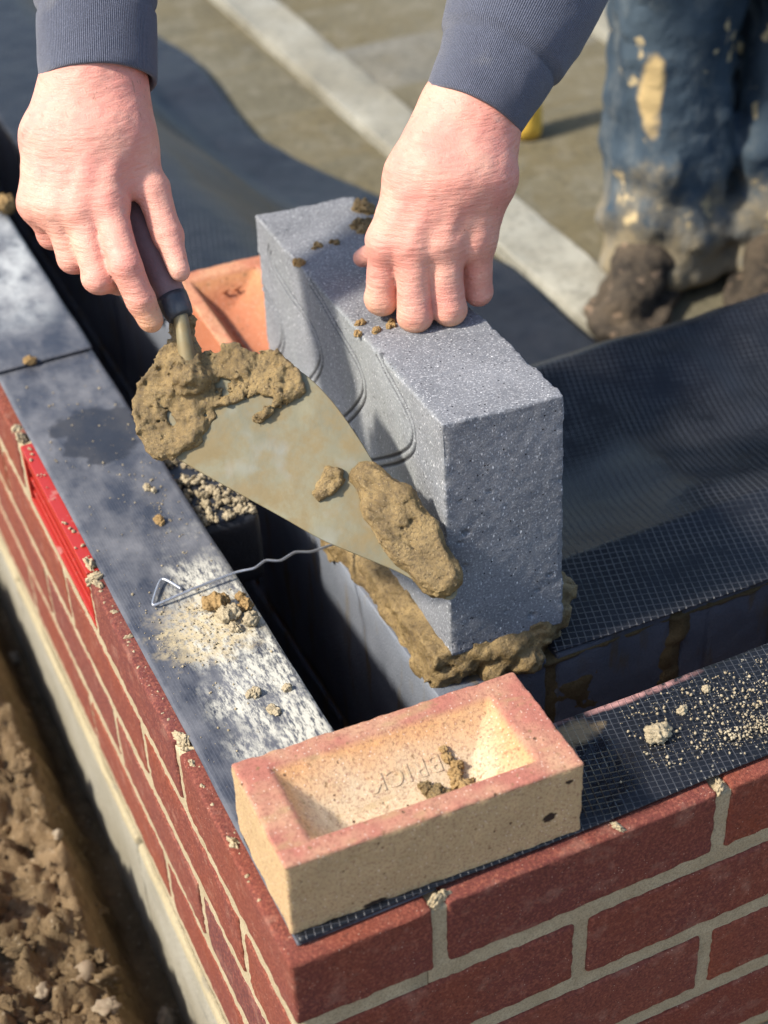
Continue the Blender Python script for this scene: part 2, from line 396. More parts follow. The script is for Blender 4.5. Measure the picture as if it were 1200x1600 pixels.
def m_floor(name, a, b, mud):
    s = NB(name, .85, .3); c = s.coord(rnd=11)
    k = s.mix(s.ramp(s.noise(5, 5, c), [(.3, 0.), (.7, 1.)]), a, b)
    m = s.ramp(s.noise(3.2, 6, c, .65), [(.42, 0.), (.6, mud)]); k = s.mix(m, k, (.12, .095, .045))
    k = s.mix(s.ramp(s.noise(22, 5, c), [(.5, 0.), (.75, .4)]), k, (.24, .22, .17))
    k = s.mix(s.ramp(s.noise(90, 5, c), [(.3, .6), (.5, 0.)]), k, tuple(v*.5 for v in a)); s.col(k)
    s.bump(s.noise(60, 5, c), .004, .6); return s.m
def m_skin():
    s = NB('skin', .52, .4); c = s.coord()
    at_ = s.n.new('ShaderNodeAttribute'); at_.attribute_name = 'tone'; t = s.n.new('ShaderNodeSeparateColor'); s.L(at_.outputs['Color'], t.inputs[0])
    k = s.mix(s.ramp(s.noise(26, 5, c), [(.35, 0.), (.65, 1.)]), (.66, .36, .265), (.60, .255, .20))
    k = s.mix(s.math('MULTIPLY', t.outputs[0], .75), k, (.63, .21, .165))
    k = s.mix(s.math('MULTIPLY', t.outputs[1], .7), k, (.70, .43, .20))
    k = s.mix(s.ramp(s.noise(150, 5, c), [(.5, 0.), (.8, .35)]), k, (.72, .46, .36))
    hr = s.math('MULTIPLY', s.ramp(s.noise(240, 3, s.coord((2.6, .5, .8), rot=(0, 0, .5))), [(.30, .6), (.37, 0.)]), t.outputs[2])
    k = s.mix(s.math('MULTIPLY', s.ramp(s.noise(34, 6, s.coord(off=(4, 4, 4)), .7), [(.56, 0.), (.68, .4)]), s.math('ADD', t.outputs[1], .25)), k, (.50, .40, .29))
    k = s.mix(s.ramp(s.vor(75, s.coord(off=(2, 0, 1))), [(.03, .7), (.06, 0.)]), k, (.40, .12, .09))
    k = s.mix(hr, k, (.26, .13, .08))
    s.col(k); s.b.inputs['Subsurface Weight'].default_value = .18; s.b.inputs['Subsurface Radius'].default_value = (1, .35, .2); s.b.inputs['Subsurface Scale'].default_value = .006
    cr = s.vor(520, s.coord((1, 1, 1)), feat='DISTANCE_TO_EDGE'); s.bump(s.ramp(cr, [(0, 0.), (.12, 1.)]), .0003, .5)
    w = s.noise(95, 4, s.coord((.6, .6, 3.2))); s.bump(w, .0020, .7); s.bump(s.noise(330, 4, c), .0004, .5); return s.m
def m_cloth(name, a, b, rib=.0016, mud=0):
    s = NB(name, .95, .15); c = s.coord()
    k = s.mix(s.ramp(s.noise(12, 4, c), [(.3, 0.), (.7, 1.)]), a, b)
    at_ = s.n.new('ShaderNodeUVMap'); uv = at_.outputs[0]
    if rib:
        mp = s.n.new('ShaderNodeMapping'); s.L(uv, mp.inputs[0]); mp.inputs['Scale'].default_value = (1, 1, 1)
        x = s.n.new('ShaderNodeSeparateXYZ'); s.L(mp.outputs[0], x.inputs[0])
        f = s.math('ABSOLUTE', s.math('SUBTRACT', s.math('FRACT', x.outputs[0]), .5)); rb = s.ramp(f, [(.1, 1.), (.45, 0.)])
        k = s.mix(s.math('MULTIPLY', rb, .45), k, tuple(v*2. for v in b)); 
    k = s.mix(s.ramp(s.noise(900, 3, c), [(.45, 0.), (.75, .55)]), k, tuple(min(1, v*2.6) for v in b))
    k = s.mix(s.ramp(s.noise(30, 5, c), [(.6, 0.), (.8, .3)]), k, (.22, .21, .19))
    if rib: s.bump(rb, .0007, .8)
    s.b.inputs['Sheen Weight'].default_value = .25; s.b.inputs['Sheen Roughness'].default_value = .5
    s.bump(s.noise(1100, 3, c), .0006, .8); s.col(k); return s.m
def m_denim():
    s = NB('muddy_denim', .95, .15); c = s.coord(); z = s.xyz()[2]
    k = s.mix(s.ramp(s.noise(9, 5, s.coord((1, 1, .35))), [(.35, 0.), (.7, 1.)]), (.026, .040, .056), (.085, .115, .14))
    lowr = s.ramp(s.math('ADD', z, s.math('MULTIPLY', s.noise(12, 5, c), .16)), [(0, 1.), (.001, 1.)])
    zz = s.math('MULTIPLY_ADD', z, -1.9, s.noise(14, 6, c, .7))   # more mud lower down
    k = s.mix(s.ramp(zz, [(.18, 0.), (.40, .85)]), k, (.24, .195, .12))
    k = s.mix(s.ramp(s.noise(20, 6, s.coord((1, 1, .5), off=(3, 3, 0)), .75), [(.5, 0.), (.7, .6)]), k, (.17, .18, .17))
    k = s.mix(s.ramp(s.noise(28, 3, c), [(.64, 0.), (.68, 1.)]), k, (.46, .36, .20))
    k = s.mix(s.blob((-.14, -.06, .29), (.02, .06, .085), .1, .3, 30), k, (.50, .36, .17))
    s.col(k); s.bump(s.noise(45, 5, c), .006, .8); return s.m
def m_boot():
    s = NB('muddy_leather', .9, .2); c = s.coord()
    k = s.mix(s.ramp(s.noise(18, 6, c, .7), [(.38, 0.), (.62, 1.)]), (.035, .029, .023), (.115, .088, .06))
    k = s.mix(s.ramp(s.noise(45, 4, c), [(.60, 0.), (.68, .8)]), k, (.30, .21, .14)); s.col(k); s.bump(s.noise(60, 5, c, .7), .01, 1.); return s.m
def m_steel():
    s = NB('scuffed_steel', .38, .5); c = s.coord(); s.b.inputs['Metallic'].default_value = .25
    k = s.mix(s.ramp(s.noise(12, 5, c), [(.35, 0.), (.7, 1.)]), (.15, .14, .09), (.22, .20, .125))
    k = s.mix(s.ramp(s.noise(30, 6, c, .7), [(.42, 0.), (.6, .85)]), k, (.19, .14, .062))
    k = s.mix(s.ramp(s.noise(16, 3, s.coord(off=(1, 3, 0))), [(.56, 0.), (.7, .55)]), k, (.27, .29, .28)); s.col(k)
    s.rough(s.ramp(s.noise(26, 5, c), [(.3, .42), (.7, .75)])); s.bump(s.noise(70, 5, c), .001, .4); return s.m
def m_plain(name, col, rough=.6, metal=0, b=.15, sc=60, bd=.001):
    s = NB(name, rough, .4); c = s.coord(); s.b.inputs['Metallic'].default_value = metal
    k = s.mix(s.ramp(s.noise(sc, 5, c), [(.3, 0.), (.7, 1.)]), tuple(v*(1-b) for v in col), tuple(min(1, v*(1+b)) for v in col)); s.col(k)
    s.bump(s.noise(sc*5, 4, c), bd, .5); return s.m
def m_red():
    s = NB('red_plastic', .38, .5); c = s.coord()
    k = s.mix(s.ramp(s.noise(25, 5, c, .7), [(.58, 0.), (.72, .75)]), (.33, .020, .013), (.46, .30, .25)); s.col(k); s.bump(s.noise(200, 4, c), .0004, .5); return s.m

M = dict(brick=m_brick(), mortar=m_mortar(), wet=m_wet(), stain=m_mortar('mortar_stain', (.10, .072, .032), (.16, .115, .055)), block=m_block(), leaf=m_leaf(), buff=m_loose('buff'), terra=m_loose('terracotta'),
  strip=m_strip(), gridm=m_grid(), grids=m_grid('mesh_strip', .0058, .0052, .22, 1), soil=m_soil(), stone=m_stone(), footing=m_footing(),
  floorA=m_floor('floor_block_muddy', (.10, .088, .053), (.15, .133, .088), .7), floorB=m_floor('floor_block_clean', (.12, .112, .085), (.17, .162, .135), .5),
  beam=m_floor('beam_concrete', (.24, .23, .185), (.35, .34, .285), .4), skin=m_skin(),
  jumper=m_cloth('grey_jersey', (.040, .043, .060), (.062, .068, .092)), denim=m_denim(), boot=m_boot(), steel=m_steel(),
  handle=m_plain('purple_brown_handle', (.19, .115, .115), .6), ferrule=m_plain('dark_ferrule', (.045, .05, .06), .4, .2), wire=m_plain('galvanised_wire', (.50, .51, .53), .35, .8, .1),
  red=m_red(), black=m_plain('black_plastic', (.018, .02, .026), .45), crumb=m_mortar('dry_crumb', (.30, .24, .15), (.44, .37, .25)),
  ochre=m_mortar('ochre_crumb', (.24, .15, .06), (.36, .24, .11)), yellow=m_plain('yellow_plastic', (.72, .46, .07), .45), hair=m_plain('dark_hair', (.05, .035, .025), .7))

# ------------------------------------------------------------------ ground
def nonuni(fine0, fine1, step, far):
    a = list(np.arange(fine0, fine1, step)); s = step; x = a[-1]
    while x < far: s *= 1.35; x += s; a.append(x)
    s = step; x = a[0]; pre = []
    while x > -far: s *= 1.35; x -= s; pre.append(x)
    return np.array(pre[::-1]+a)
xs = nonuni(-.42, .0, .0045, 120); ys = nonuni(-.1, 1.45, .0055, 120)
X, Y = np.meshgrid(xs, ys, indexing='ij'); P = np.stack([X, Y, X*0], -1)
bank = np.clip((-X-.012-.016*np.clip((.75-Y)/.4, 0, 1))/.05, 0, 1); bank = bank*bank*(3-2*bank)
Z = -.53+bank*(.135+.012*np.sin(Y*9))+np.clip((-X-.09)/.3, 0, 1)*.05
near = (np.abs(X) < 6) & (np.abs(Y) < 6)
Z = Z + np.where(near, (fbm(P, 7, 2)*.022 + np.abs(fbm(P+5, 26, 4, .6))*.026 + fbm(P+2, 110, 3, .65)*.005)*np.clip(bank+.6, 0, 1), 0)
inside = (X > 0.005) & (Y > 0.005) & (X < 8) & (Y < 8); Z = np.where(inside, -.56, Z)
Z = np.where((Y < 0) & (X > -.02), -.50, Z)
nx, ny = X.shape; I = np.arange(nx*ny).reshape(nx, ny)
Q = np.stack([I[:-1, :-1], I[1:, :-1], I[1:, 1:], I[:-1, 1:]], -1).reshape(-1, 4)
ob('ground', mesh('ground', np.stack([X, Y, Z], -1).reshape(-1, 3), Q), M['soil'], kind='structure')
def gz(x, y):
    i = min(np.searchsorted(xs, x), nx-1); j = min(np.searchsorted(ys, y), ny-1); return Z[i, j]
def ico(sub=2):
    import bmesh
    bm = bmesh.new(); bmesh.ops.create_icosphere(bm, subdivisions=sub, radius=1)
    V = np.array([v.co[:] for v in bm.verts]); F = [tuple(v.index for v in f.verts) for f in bm.faces]; bm.free(); return V, F
IC2 = ico(2); IC3 = ico(3); IC4 = ico(4)
def rock(c, r, seed, base=IC2, amp=.28, sq=(1, 1, .75), sc=1.6):
    V, F = base; d = 1+fbm(V+seed*3.7, sc, 4, .6)*amp
    a = seed*2.4; R = Rm((a, a*1.7, a*.6))
    return (V*d[:, None]*np.array(sq))@R.T*r+np.asarray(c), F
parts = []
for i in range(900):
    x = -.03-abs(rng.normal(0, .13)); y = rng.uniform(-.05, 1.4); r = .0015+.0045*rng.random()**3
    parts.append(rock((x, y, gz(x, y)+r*.15), r, i, IC2 if r > .003 else ico(1), .45, (1.2, .9, .6), 2.2))
for i in range(90):
    x = -.06-abs(rng.normal(0, .12)); y = rng.uniform(-.05, 1.3); r = .008+.012*rng.random()**2
    parts.append(rock((x, y, gz(x, y)-r*.25), r*1.2, i+.5, IC4, .5, (1.2, .9, .7), 2.4))
V, F = join(parts); ob('soil_clods', mesh('soil_clods', V, F), M['soil'], kind='stuff')
peb = [(130, 1523, .0135, 'smooth white oval pebble lying on the soil near the lower left corner'),
       (68, 1553, .010, 'pale angular stone just below and left of the white pebble'),
       (165, 1575, .011, 'grey brown stone low on the soil bank near the bottom edge'),
       (90, 1305, .007, 'small cream pebble half way up the soil bank'),
       (22, 1030, .010, 'blurred pale stone at the far top end of the soil bank'),
       (262, 1590, .012, 'dull grey stone lying in the shaded trench beside the footing')]
for i, (px, py, r, lb) in enumerate(peb):
    D = 1.0
    for D in np.arange(1.1, 2.4, .004):
        p = at(px, py, D)
        if p[2] < gz(p[0], p[1])+r*.5: break
    V, F = rock((0, 0, 0), r, i+11, IC3, .10 if i == 0 else .35, (1.15, .9, .8))
    ob('pebble', mesh('pebble', V, F), M['stone'], loc=p, label=lb, cat='stone', group='stones on the soil bank')

# ------------------------------------------------------------------ footing and brick wall
foot = empty('concrete_footing', (0, 0, -.53), 'pale yellowish concrete footing course running beneath the red brickwork', 'footing')
for k in range(7):
    V, Q = rbox(.104, .44, .1985, .004, .02, .0018, 40, k)
    ob('footing_block', mesh('footing_block', V+np.array([-.003, .004+k*.4445, 0]), Q), M['footing'], foot)
for k in range(4):
    V, Q = rbox(.44, .104, .1985, .004, .02, .0018, 40, k+9)
    ob('footing_block', mesh('footing_block', V+np.array([.107+k*.4445, .001, 0]), Q), M['footing'], foot)
wall = empty('brick_wall', (0, 0, -.325), 'red brick wall with cream mortar joints turning the corner in front', 'brick wall')
PITCH, BH = .0805, .0635
def wob(o, v): o.parent = wall; o.location = Vector(v)-wall.location; return o
str_m, hd_m = [], []
for k in range(7):
    V, Q = rbox(.215, .1025, BH, .0028, .006, .00045, 240, k); V[:, :2] -= (.1075, .05125)
    str_m.append(mesh('stretcher', V, Q)); 
nb = 0
def brick(x, y, z, rz):
    global nb
    o = ob('brick', str_m[nb % 7], M['brick'], wall); nb += 1
    o.location = Vector((x+random.uniform(-.0005, .0005), y+random.uniform(-.0005, .0005), z+random.uniform(-.0006, .0006)))-wall.location
    o.rotation_euler = (0, 0, rz+random.choice((0, math.pi))+random.uniform(-.004, .004)); return o
AIRY = (.452, .664)
for c in range(4):
    z = -c*PITCH-BH
    if c % 2 == 0:
        y0 = 0; x0 = .1145
    else:
        y0 = .1145; x0 = 0
    n = 0; y = y0
    while y < 2.35:
        if not (c == 0 and abs(y-.454) < .03): brick(.05125, y+.1075, z, math.pi/2)
        y += .227
    x = x0
    while x < 1.5:
        brick(x+.1075, .05125, z, 0); x += .227
for (lo, L, W_) in (((.0012, .0024, -.3235), .097, 2.35), ((.099, .0024, -.3235), 1.4, .0965)):
    V, Q = boxgrid(axis(L, 0, .0045 if L > 1 else .02), axis(W_, 0, .0045 if W_ > 1 else .02), axis(.3195, 0, .0045))
    V = V+np.array(lo); nrm = np.zeros_like(V)
    a = V[:, 0] < lo[0]+1e-4; b = V[:, 1] < lo[1]+1e-4
    if L < 1: nrm[a, 0] = -1
    else: nrm[b, 1] = -1
    am = fbm(V, 45, 2)*.0003+fbm(V+3, 260, 2)*.0005
    V = V+nrm*am[:, None]
    if L < 1:  # leave a hole for the air brick
        cen = V[Q].mean(1); hole = (cen[:, 1] > AIRY[0]) & (cen[:, 1] < AIRY[1]) & (cen[:, 2] > -.068); Q = Q[~hole]
    ob('mortar', mesh('mortar', V-np.array(wall.location), Q), M['mortar'], wall)
# squeezed lumps of mortar along the top arris
lumps = []
for (x, y, r) in ((.006, .228, .006), (.0075, .2265, .0055), (.0065, .2, .004), (.006, .115, .006), (.005, .44, .008), (.007, .46, .007), (.006, .43, .006), (.006, .39, .004), (.007, .355, .004), (.108, .006, .006), (.114, .0075, .0055), (.333, .006, .0055), (.25, .0065, .005), (.006, .675, .007), (.006, .69, .006)):
    lumps.append(rock((x, y, -.0015), r, x*99+y*77, IC4, .4, (1, 1, .5), 1.9))
for i in range(60):
    y = rng.uniform(.05, .66); lumps.append(rock((rng.uniform(.002, .0095), y, -.0005), rng.uniform(.0006, .002), i, IC2, .35))
V, F = join(lumps); ob('mortar_droppings', mesh('mortar_droppings', V-np.array(wall.location), F), M['mortar'], wall, kind='stuff')
# air brick
ab = ob('air_brick', mesh('frame', *join([(rbox(l, w, h, .0012, .03)[0]+np.array(o), rbox(l, w, h, .0012, .03)[1]) for l, w, h, o in (
    (.075, .212, .007, (.0005, .452, -.0085)), (.075, .212, .006, (.0005, .452, -.066)), (.075, .006, .051, (.0005, .452, -.0595)), (.075, .006, .051, (.0005, .658, -.0595)))])), M['red'], wall, label='red plastic air brick with louvred face set in the top course')
ab.data.transform(Matrix.Translation(-wall.location))
slm = mesh('louvre', *rbox(.006, .2, .0036, .0008, .03))
for k in range(3):
    o = ob('louvre', slm, M['red'], ab); o.location = Vector((.0025, .458, -.0225-.0155*k))-wall.location; o.rotation_euler = (0, .25, 0)
bar = mesh('bar', *rbox(.006, .0035, .052, .0008, .02))
for k in range(9):
    o = ob('bar', bar, M['red'], ab); o.location = Vector((.006, .470+.0205*k, -.0605))-wall.location
bk = ob('shade_plate', mesh('back', *rbox(.002, .2, .052, .0004, .05)), M['black'], ab); bk.location = Vector((.03, .458, -.0605))-wall.location  # added black plate, stands in for the shade between the louvres

# ------------------------------------------------------------------ damp proof strips
def strip(name, x0, x1, y0, y1, z, mat, along, lab, amp=.0006, th=.0011, seed=0, wavy=.0008, zf=None):
    n = int((y1-y0 if along == 'y' else x1-x0)/.005); m = 22
    u = np.linspace(0, 1, n+1); v = np.linspace(0, 1, m+1); U, Vv = np.meshgrid(u, v, indexing='ij')
    if along == 'y': XX = x0+(x1-x0)*Vv; YY = y0+(y1-y0)*U
    else: XX = x0+(x1-x0)*U; YY = y0+(y1-y0)*Vv
    L = (YY if along == 'y' else XX)
    e = vn(np.stack([L, L*0+seed, L*0], -1), 16)*wavy
    if along == 'y': XX = XX+e*(2*Vv-1)
    else: YY = YY+e*(2*Vv-1)
    P3 = np.stack([XX, YY, XX*0+seed], -1)
    ZZ = z+fbm(P3, 14, 2)*amp*1.2+fbm(P3, 60, 2)*amp*.3+np.abs(amp)*1.5
    if zf is not None: ZZ = ZZ+zf(XX, YY)
    top = np.stack([XX, YY, ZZ+th], -1).reshape(-1, 3); bot = np.stack([XX, YY, ZZ], -1).reshape(-1, 3)
    K = np.arange((n+1)*(m+1)).reshape(n+1, m+1); q = np.stack([K[:-1, :-1], K[1:, :-1], K[1:, 1:], K[:-1, 1:]], -1).reshape(-1, 4)
    if along != 'y': q = q
    N0 = (n+1)*(m+1); rim = list(K[:, 0])+list(K[-1, 1:])+list(K[::-1, -1][1:])+list(K[0, ::-1][1:-1])
    side = np.array([[rim[i], rim[i-1], rim[i-1]+N0, rim[i]+N0] for i in range(len(rim))])
    return ob(name, mesh(name, np.concatenate([top, bot]), np.concatenate([q, q[:, ::-1]+N0, side])), mat, **lab)
strip('damp_proof_strip', .011, .111, .0125, .835, .0006, M['strip'], 'y', dict(label='near dark plastic damp proof strip along the left wall, smeared with pale cement', cat='damp proof strip', group='strips on the brick wall'), .0004)
strip('damp_proof_strip', .0112, .1112, .79, 2.3, .0036, M['strip'], 'y', dict(label='far dark plastic damp proof strip on the left wall, chalky, behind a crosswise lap', cat='damp proof strip', group='strips on the brick wall'), .0005, seed=3,
      zf=lambda x, y: -.0022*np.clip((y-.835)/.05, 0, 1))
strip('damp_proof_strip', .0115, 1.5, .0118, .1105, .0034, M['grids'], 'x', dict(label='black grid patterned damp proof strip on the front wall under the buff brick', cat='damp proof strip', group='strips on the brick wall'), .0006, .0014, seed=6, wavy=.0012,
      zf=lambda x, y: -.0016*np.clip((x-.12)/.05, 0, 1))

# ------------------------------------------------------------------ inner leaf of blocks
LZ = -.05; LX = .219; LY = .225
leaf = empty('inner_block_wall', (LX, LY, -.56), 'grey block inner leaf across the cavity, corner under the fresh mortar', 'block wall')
def lblock(x, y, l, w, top=LZ, hgt=.212, seed=0, groove=None, step=.012):
    V, Q = rbox(l, w, hgt, .0025, step, .0009, 80, seed); V = V+np.array([x, y, top-hgt])
    if groove is not None: V = groove(V)
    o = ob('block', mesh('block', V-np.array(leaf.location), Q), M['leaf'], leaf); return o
def loops(px, pz, centers, w=.0016):
    """two parallel rounded-U scored lines per centre: distance field in the face plane"""
    d = np.full(px.shape, 9.)
    for (cx, halfw, zb, r) in centers:
        for off in (0, .0062):
            hw = halfw+off; zz = zb-off; rr = r+off
            qx = np.abs(px-cx)-(hw-rr); qz = -(pz-zz)-(-rr)  # distance to U (open at top)
            inner = np.where(qz > 0, np.hypot(np.maximum(qx, 0), np.maximum(qz, 0))-rr, np.abs(px-cx)-hw)
            d = np.minimum(d, np.abs(inner))
    return np.clip(1-d/w, 0, 1)
for row in range(3):
    top = LZ-row*.222; hh = .212
    if row == 2: top = LZ-.444; hh = .06
    y = LY; k = 0
    offs = 0 if row % 2 == 0 else -.11
    yy = LY
    while yy < 2.3:
        l = .44 if not (row % 2 and yy == LY) else .215
        lblock(LX, yy, .1, l, top, hh, k+row*10); yy += l+.01; k += 1
    xx = LX+.11
    first = True
    while xx < 1.6:
        l = .112 if (first and row == 0) else (.33 if first else .44)
        g = None
        if row == 0 and not first:
            x00 = xx
            def g(V, x00=x00):
                f = V[:, 1] < LY+.0026
                gr = loops(V[:, 0]-x00, V[:, 2]-(LZ-.212), [(.06+.11*i, .034, .075, .03) for i in range(4)])
                V = V.copy(); V[f, 1] += gr[f]*.003; return V
        lblock(xx, LY, l, .1, top, hh, k+30+row*10, g, .004 if (row == 0 and xx < .8) else .012); xx += l+.012; k += 1; first = False
V1, Q1 = boxgrid(axis(.094, 0, .02), axis(2.1, 0, .006), axis(.5, 0, .02)); V1 = V1+np.array([LX+.003, LY+.003, -.56])
V2, Q2 = boxgrid(axis(1.4, 0, .004), axis(.094, 0, .02), axis(.505, 0, .004)); V2 = V2+np.array([LX+.0975, LY+.003, -.56])
f = V2[:, 1] < LY+.0035
jm = np.exp(-((V2[:, 0]-.4455-.004*np.sin(V2[:, 2]*70))/.014)**2)      # mortar smeared over the vertical joint
jl = np.exp(-((V2[:, 0]-.345)/.05)**2)*np.clip((-.06-V2[:, 2])/.03, 0, 1)*.7
jt = np.clip((V2[:, 2]+.066)/.010, 0, 1)
am = fbm(V2, 60, 3)*.0022+fbm(V2, 200, 2)*.0008
V2[f, 1] += (-(np.maximum(np.maximum(jm, jl), jt)*.0062)-am*np.clip(np.maximum(np.maximum(jm, jl), jt)+.2, 0, 1)+.0012)[f]
for V, Q in ((V1, Q1), (V2, Q2)):
    ob('mortar', mesh('mortar', V-np.array(leaf.location), Q), M['stain'] if V is V2 else M['mortar'], leaf)

# sleeve behind the air brick, bridging the cavity
sv = empty('vent_sleeve', (.10, .475, -.09), 'black plastic vent sleeve bridging the cavity behind the red air brick, topped with crumbs', 'vent sleeve')
V, Q = rbox(.068, .19, .076, .007, .006, .0004, 60); ob('duct', mesh('duct', V, Q), M['black'], sv)
parts = []
for i in range(420):
    u = rng.random(); x = .004+.06*rng.random(); y = .004+.18*rng.random()**1.4; r = .0008+.0036*rng.random()**3
    parts.append(rock((x, y, .0765+r*.2+.004*max(0, vn(np.array([x, y, 0.]), 40))), r, i, IC3 if r > .002 else IC2, .5, (1, 1, .6), 2.4))
V, F = join(parts); ob('mortar_crumbs', mesh('mortar_crumbs', V, F), M['crumb'], sv, kind='stuff')
# ------------------------------------------------------------------ polythene membranes inside
def sheet(name, A, B, fn, mat, lab, nu, nv):
    U, Vv = np.meshgrid(np.linspace(0, 1, nu), np.linspace(0, 1, nv), indexing='ij')
    P = fn(U, Vv); P2 = P.copy(); P2[..., 2] -= .0012
    K = np.arange(nu*nv).reshape(nu, nv); q = np.stack([K[:-1, :-1], K[1:, :-1], K[1:, 1:], K[:-1, 1:]], -1).reshape(-1, 4); N0 = nu*nv
    rim = list(K[:, 0])+list(K[-1, 1:])+list(K[::-1, -1][1:])+list(K[0, ::-1][1:-1])
    side = np.array([[rim[i], rim[i-1], rim[i-1]+N0, rim[i]+N0] for i in range(len(rim))])
    return ob(name, mesh(name, np.concatenate([P.reshape(-1, 3), P2.reshape(-1, 3)]), np.concatenate([q, q[:, ::-1]+N0, side])), mat, **lab)
ed_y = [.4, .945, 1.17, 1.52, 1.78, 2.15, 2.3, 2.66, 3.4]; ed_x = [.82, .815, .81, .725, .655, .675, .655, .45, .40]
def fl(U, V):
    Y = .68+2.7*U; X0 = .222-.030*np.clip((Y-.62)/.5, 0, 1)
    X0 = np.where(Y < .9, .222, X0)
    X1 = np.interp(Y, ed_y, ed_x); X = X0+(X1-X0)*V; d = np.clip(X-LX-.1, 0, 9)
    s = np.clip(d/(.30-.05*np.sin(Y*4)), 0, 1); s = s*s*(3-2*s)
    Z = LZ+.004-s*.235
    P = np.stack([X, Y, X*0], -1)
    Z = Z+np.clip(d/.08, 0, 1)*(fbm(P, 4.5, 2)*.016+fbm(P*np.array([1, .35, 1]), 11, 2)*.007)*(1-.6*s)+fbm(P, 30, 2)*.0008
    Z = np.maximum(Z, -.2935+.003*V); return np.stack([X, Y, Z], -1)
sheet('plastic_membrane', 0, 0, fl, M['gridm'], dict(label='long black plastic membrane draped over the left inner leaf down to the concrete floor', cat='membrane', group='polythene sheets'), 330, 70)
def fr(U, V):
    X = .325+1.5*U; t = V
    Y = .2215+.633*t+.004*np.sin(X*9)
    Yf = .665+.0*X                                # far ridge
    d = np.clip((Y-LY-.1)/(Yf-LY-.1), 0, 1.)
    Z = LZ+.0065-.035*np.sin(np.clip(d, 0, 1)*math.pi)-.045*d
    e = np.clip((Y-Yf)/.17, 0, 1); Z = Z-(e*e*(3-2*e))*.185
    P = np.stack([X, Y, X*0], -1)
    w = np.clip((Y-LY-.08)/.06, 0, 1)
    Z = Z+w*(+.013*np.exp(-((X-.575-.2*(Y-.44))/.045)**2-((Y-.44)/.09)**2)+.005*vn(P*np.array([1, .5, 1]), 9)+.004*vn(P, 20))+.0008*vn(P, 30)
    Z = np.maximum(Z, -.285); return np.stack([X, Y, Z], -1)
sheet('plastic_membrane', 0, 0, fr, M['gridm'], dict(label='wide black grid patterned membrane to the right of the grey block', cat='membrane', group='polythene sheets'), 320, 170)

# ------------------------------------------------------------------ beam and block floor
flr = empty('block_floor', (1.4, 2.0, -.37), 'suspended floor of muddy concrete blocks between beams', 'floor'); 
del flr['category']; flr['kind'] = 'structure'; flr['label'] = 'floor of muddy concrete blocks between long concrete beams'
fb = {}
for key in 'AB':
    V, Q = rbox(.446, .213, .07, .004, .05, .0012, 30); fb[key] = mesh('infill', V, Q)
for ci, x0 in enumerate((-.08+.456, .938, 1.494, 2.05, 2.606)):
    for r in range(19):
        y = .36+r*.2175
        clean = x0 > 1.4 or (x0 > .9 and 1.7 < y < 1.9)
        if ci == 0: x0_ = .376
        o = ob('infill_block', fb['B' if clean else 'A'], M['floorB' if clean else 'floorA'], flr)
        o.location = Vector((x0+random.uniform(-.002, .002), y, -.372+random.uniform(-.0006, .0006)))-flr.location
V, Q = rbox(2.9, 4.1, .03, .003, .3, 0); o = ob('grout', mesh('grout', V, Q), M['floorA'], flr); o.location = Vector((.33, .34, -.3322))-flr.location
for x0 in (.829, 1.389, 1.945, 2.501):
    V, Q = rbox(.098, 3.6, .09, .004, .03, .0015, 25, int(x0*9)); o = ob('floor_beam', mesh('floor_beam', V, Q), M['beam'], flr)
    o.location = Vector((x0, .98, -.372))-flr.location

# ------------------------------------------------------------------ the grey block being laid
BLK = (.239, .249, -.02); BR = (-.0762, .0137, -.0545); RB = Rm(BR); B0 = np.array([.239, .249, .195])-RB@np.array([0, 0, .215])
def bw(l): return B0+RB@np.asarray(l, float)
V, Q = boxgrid(axis(.1, .002, .0021), axis(.44, .002, .0011), axis(.215, .002, .0011))
D3 = np.array([.1, .44, .215]); inner = np.clip(V, .0022, D3-.0022); dd = V-inner; nn = np.linalg.norm(dd, axis=1, keepdims=True); nn[nn == 0] = 1
nd = dd/nn; ed = (np.abs(dd) > 1e-7).sum(1)
V = inner+nd*.0022+nd*(fbm(V, 140, 3)*np.where(ed > 1, .0009, .00025)-np.where(ed > 1, .0022, 0)*np.clip(vn(V, 38)-.35, 0, 1)*2)[:, None]
lf = dd[:, 0] < -1e-6
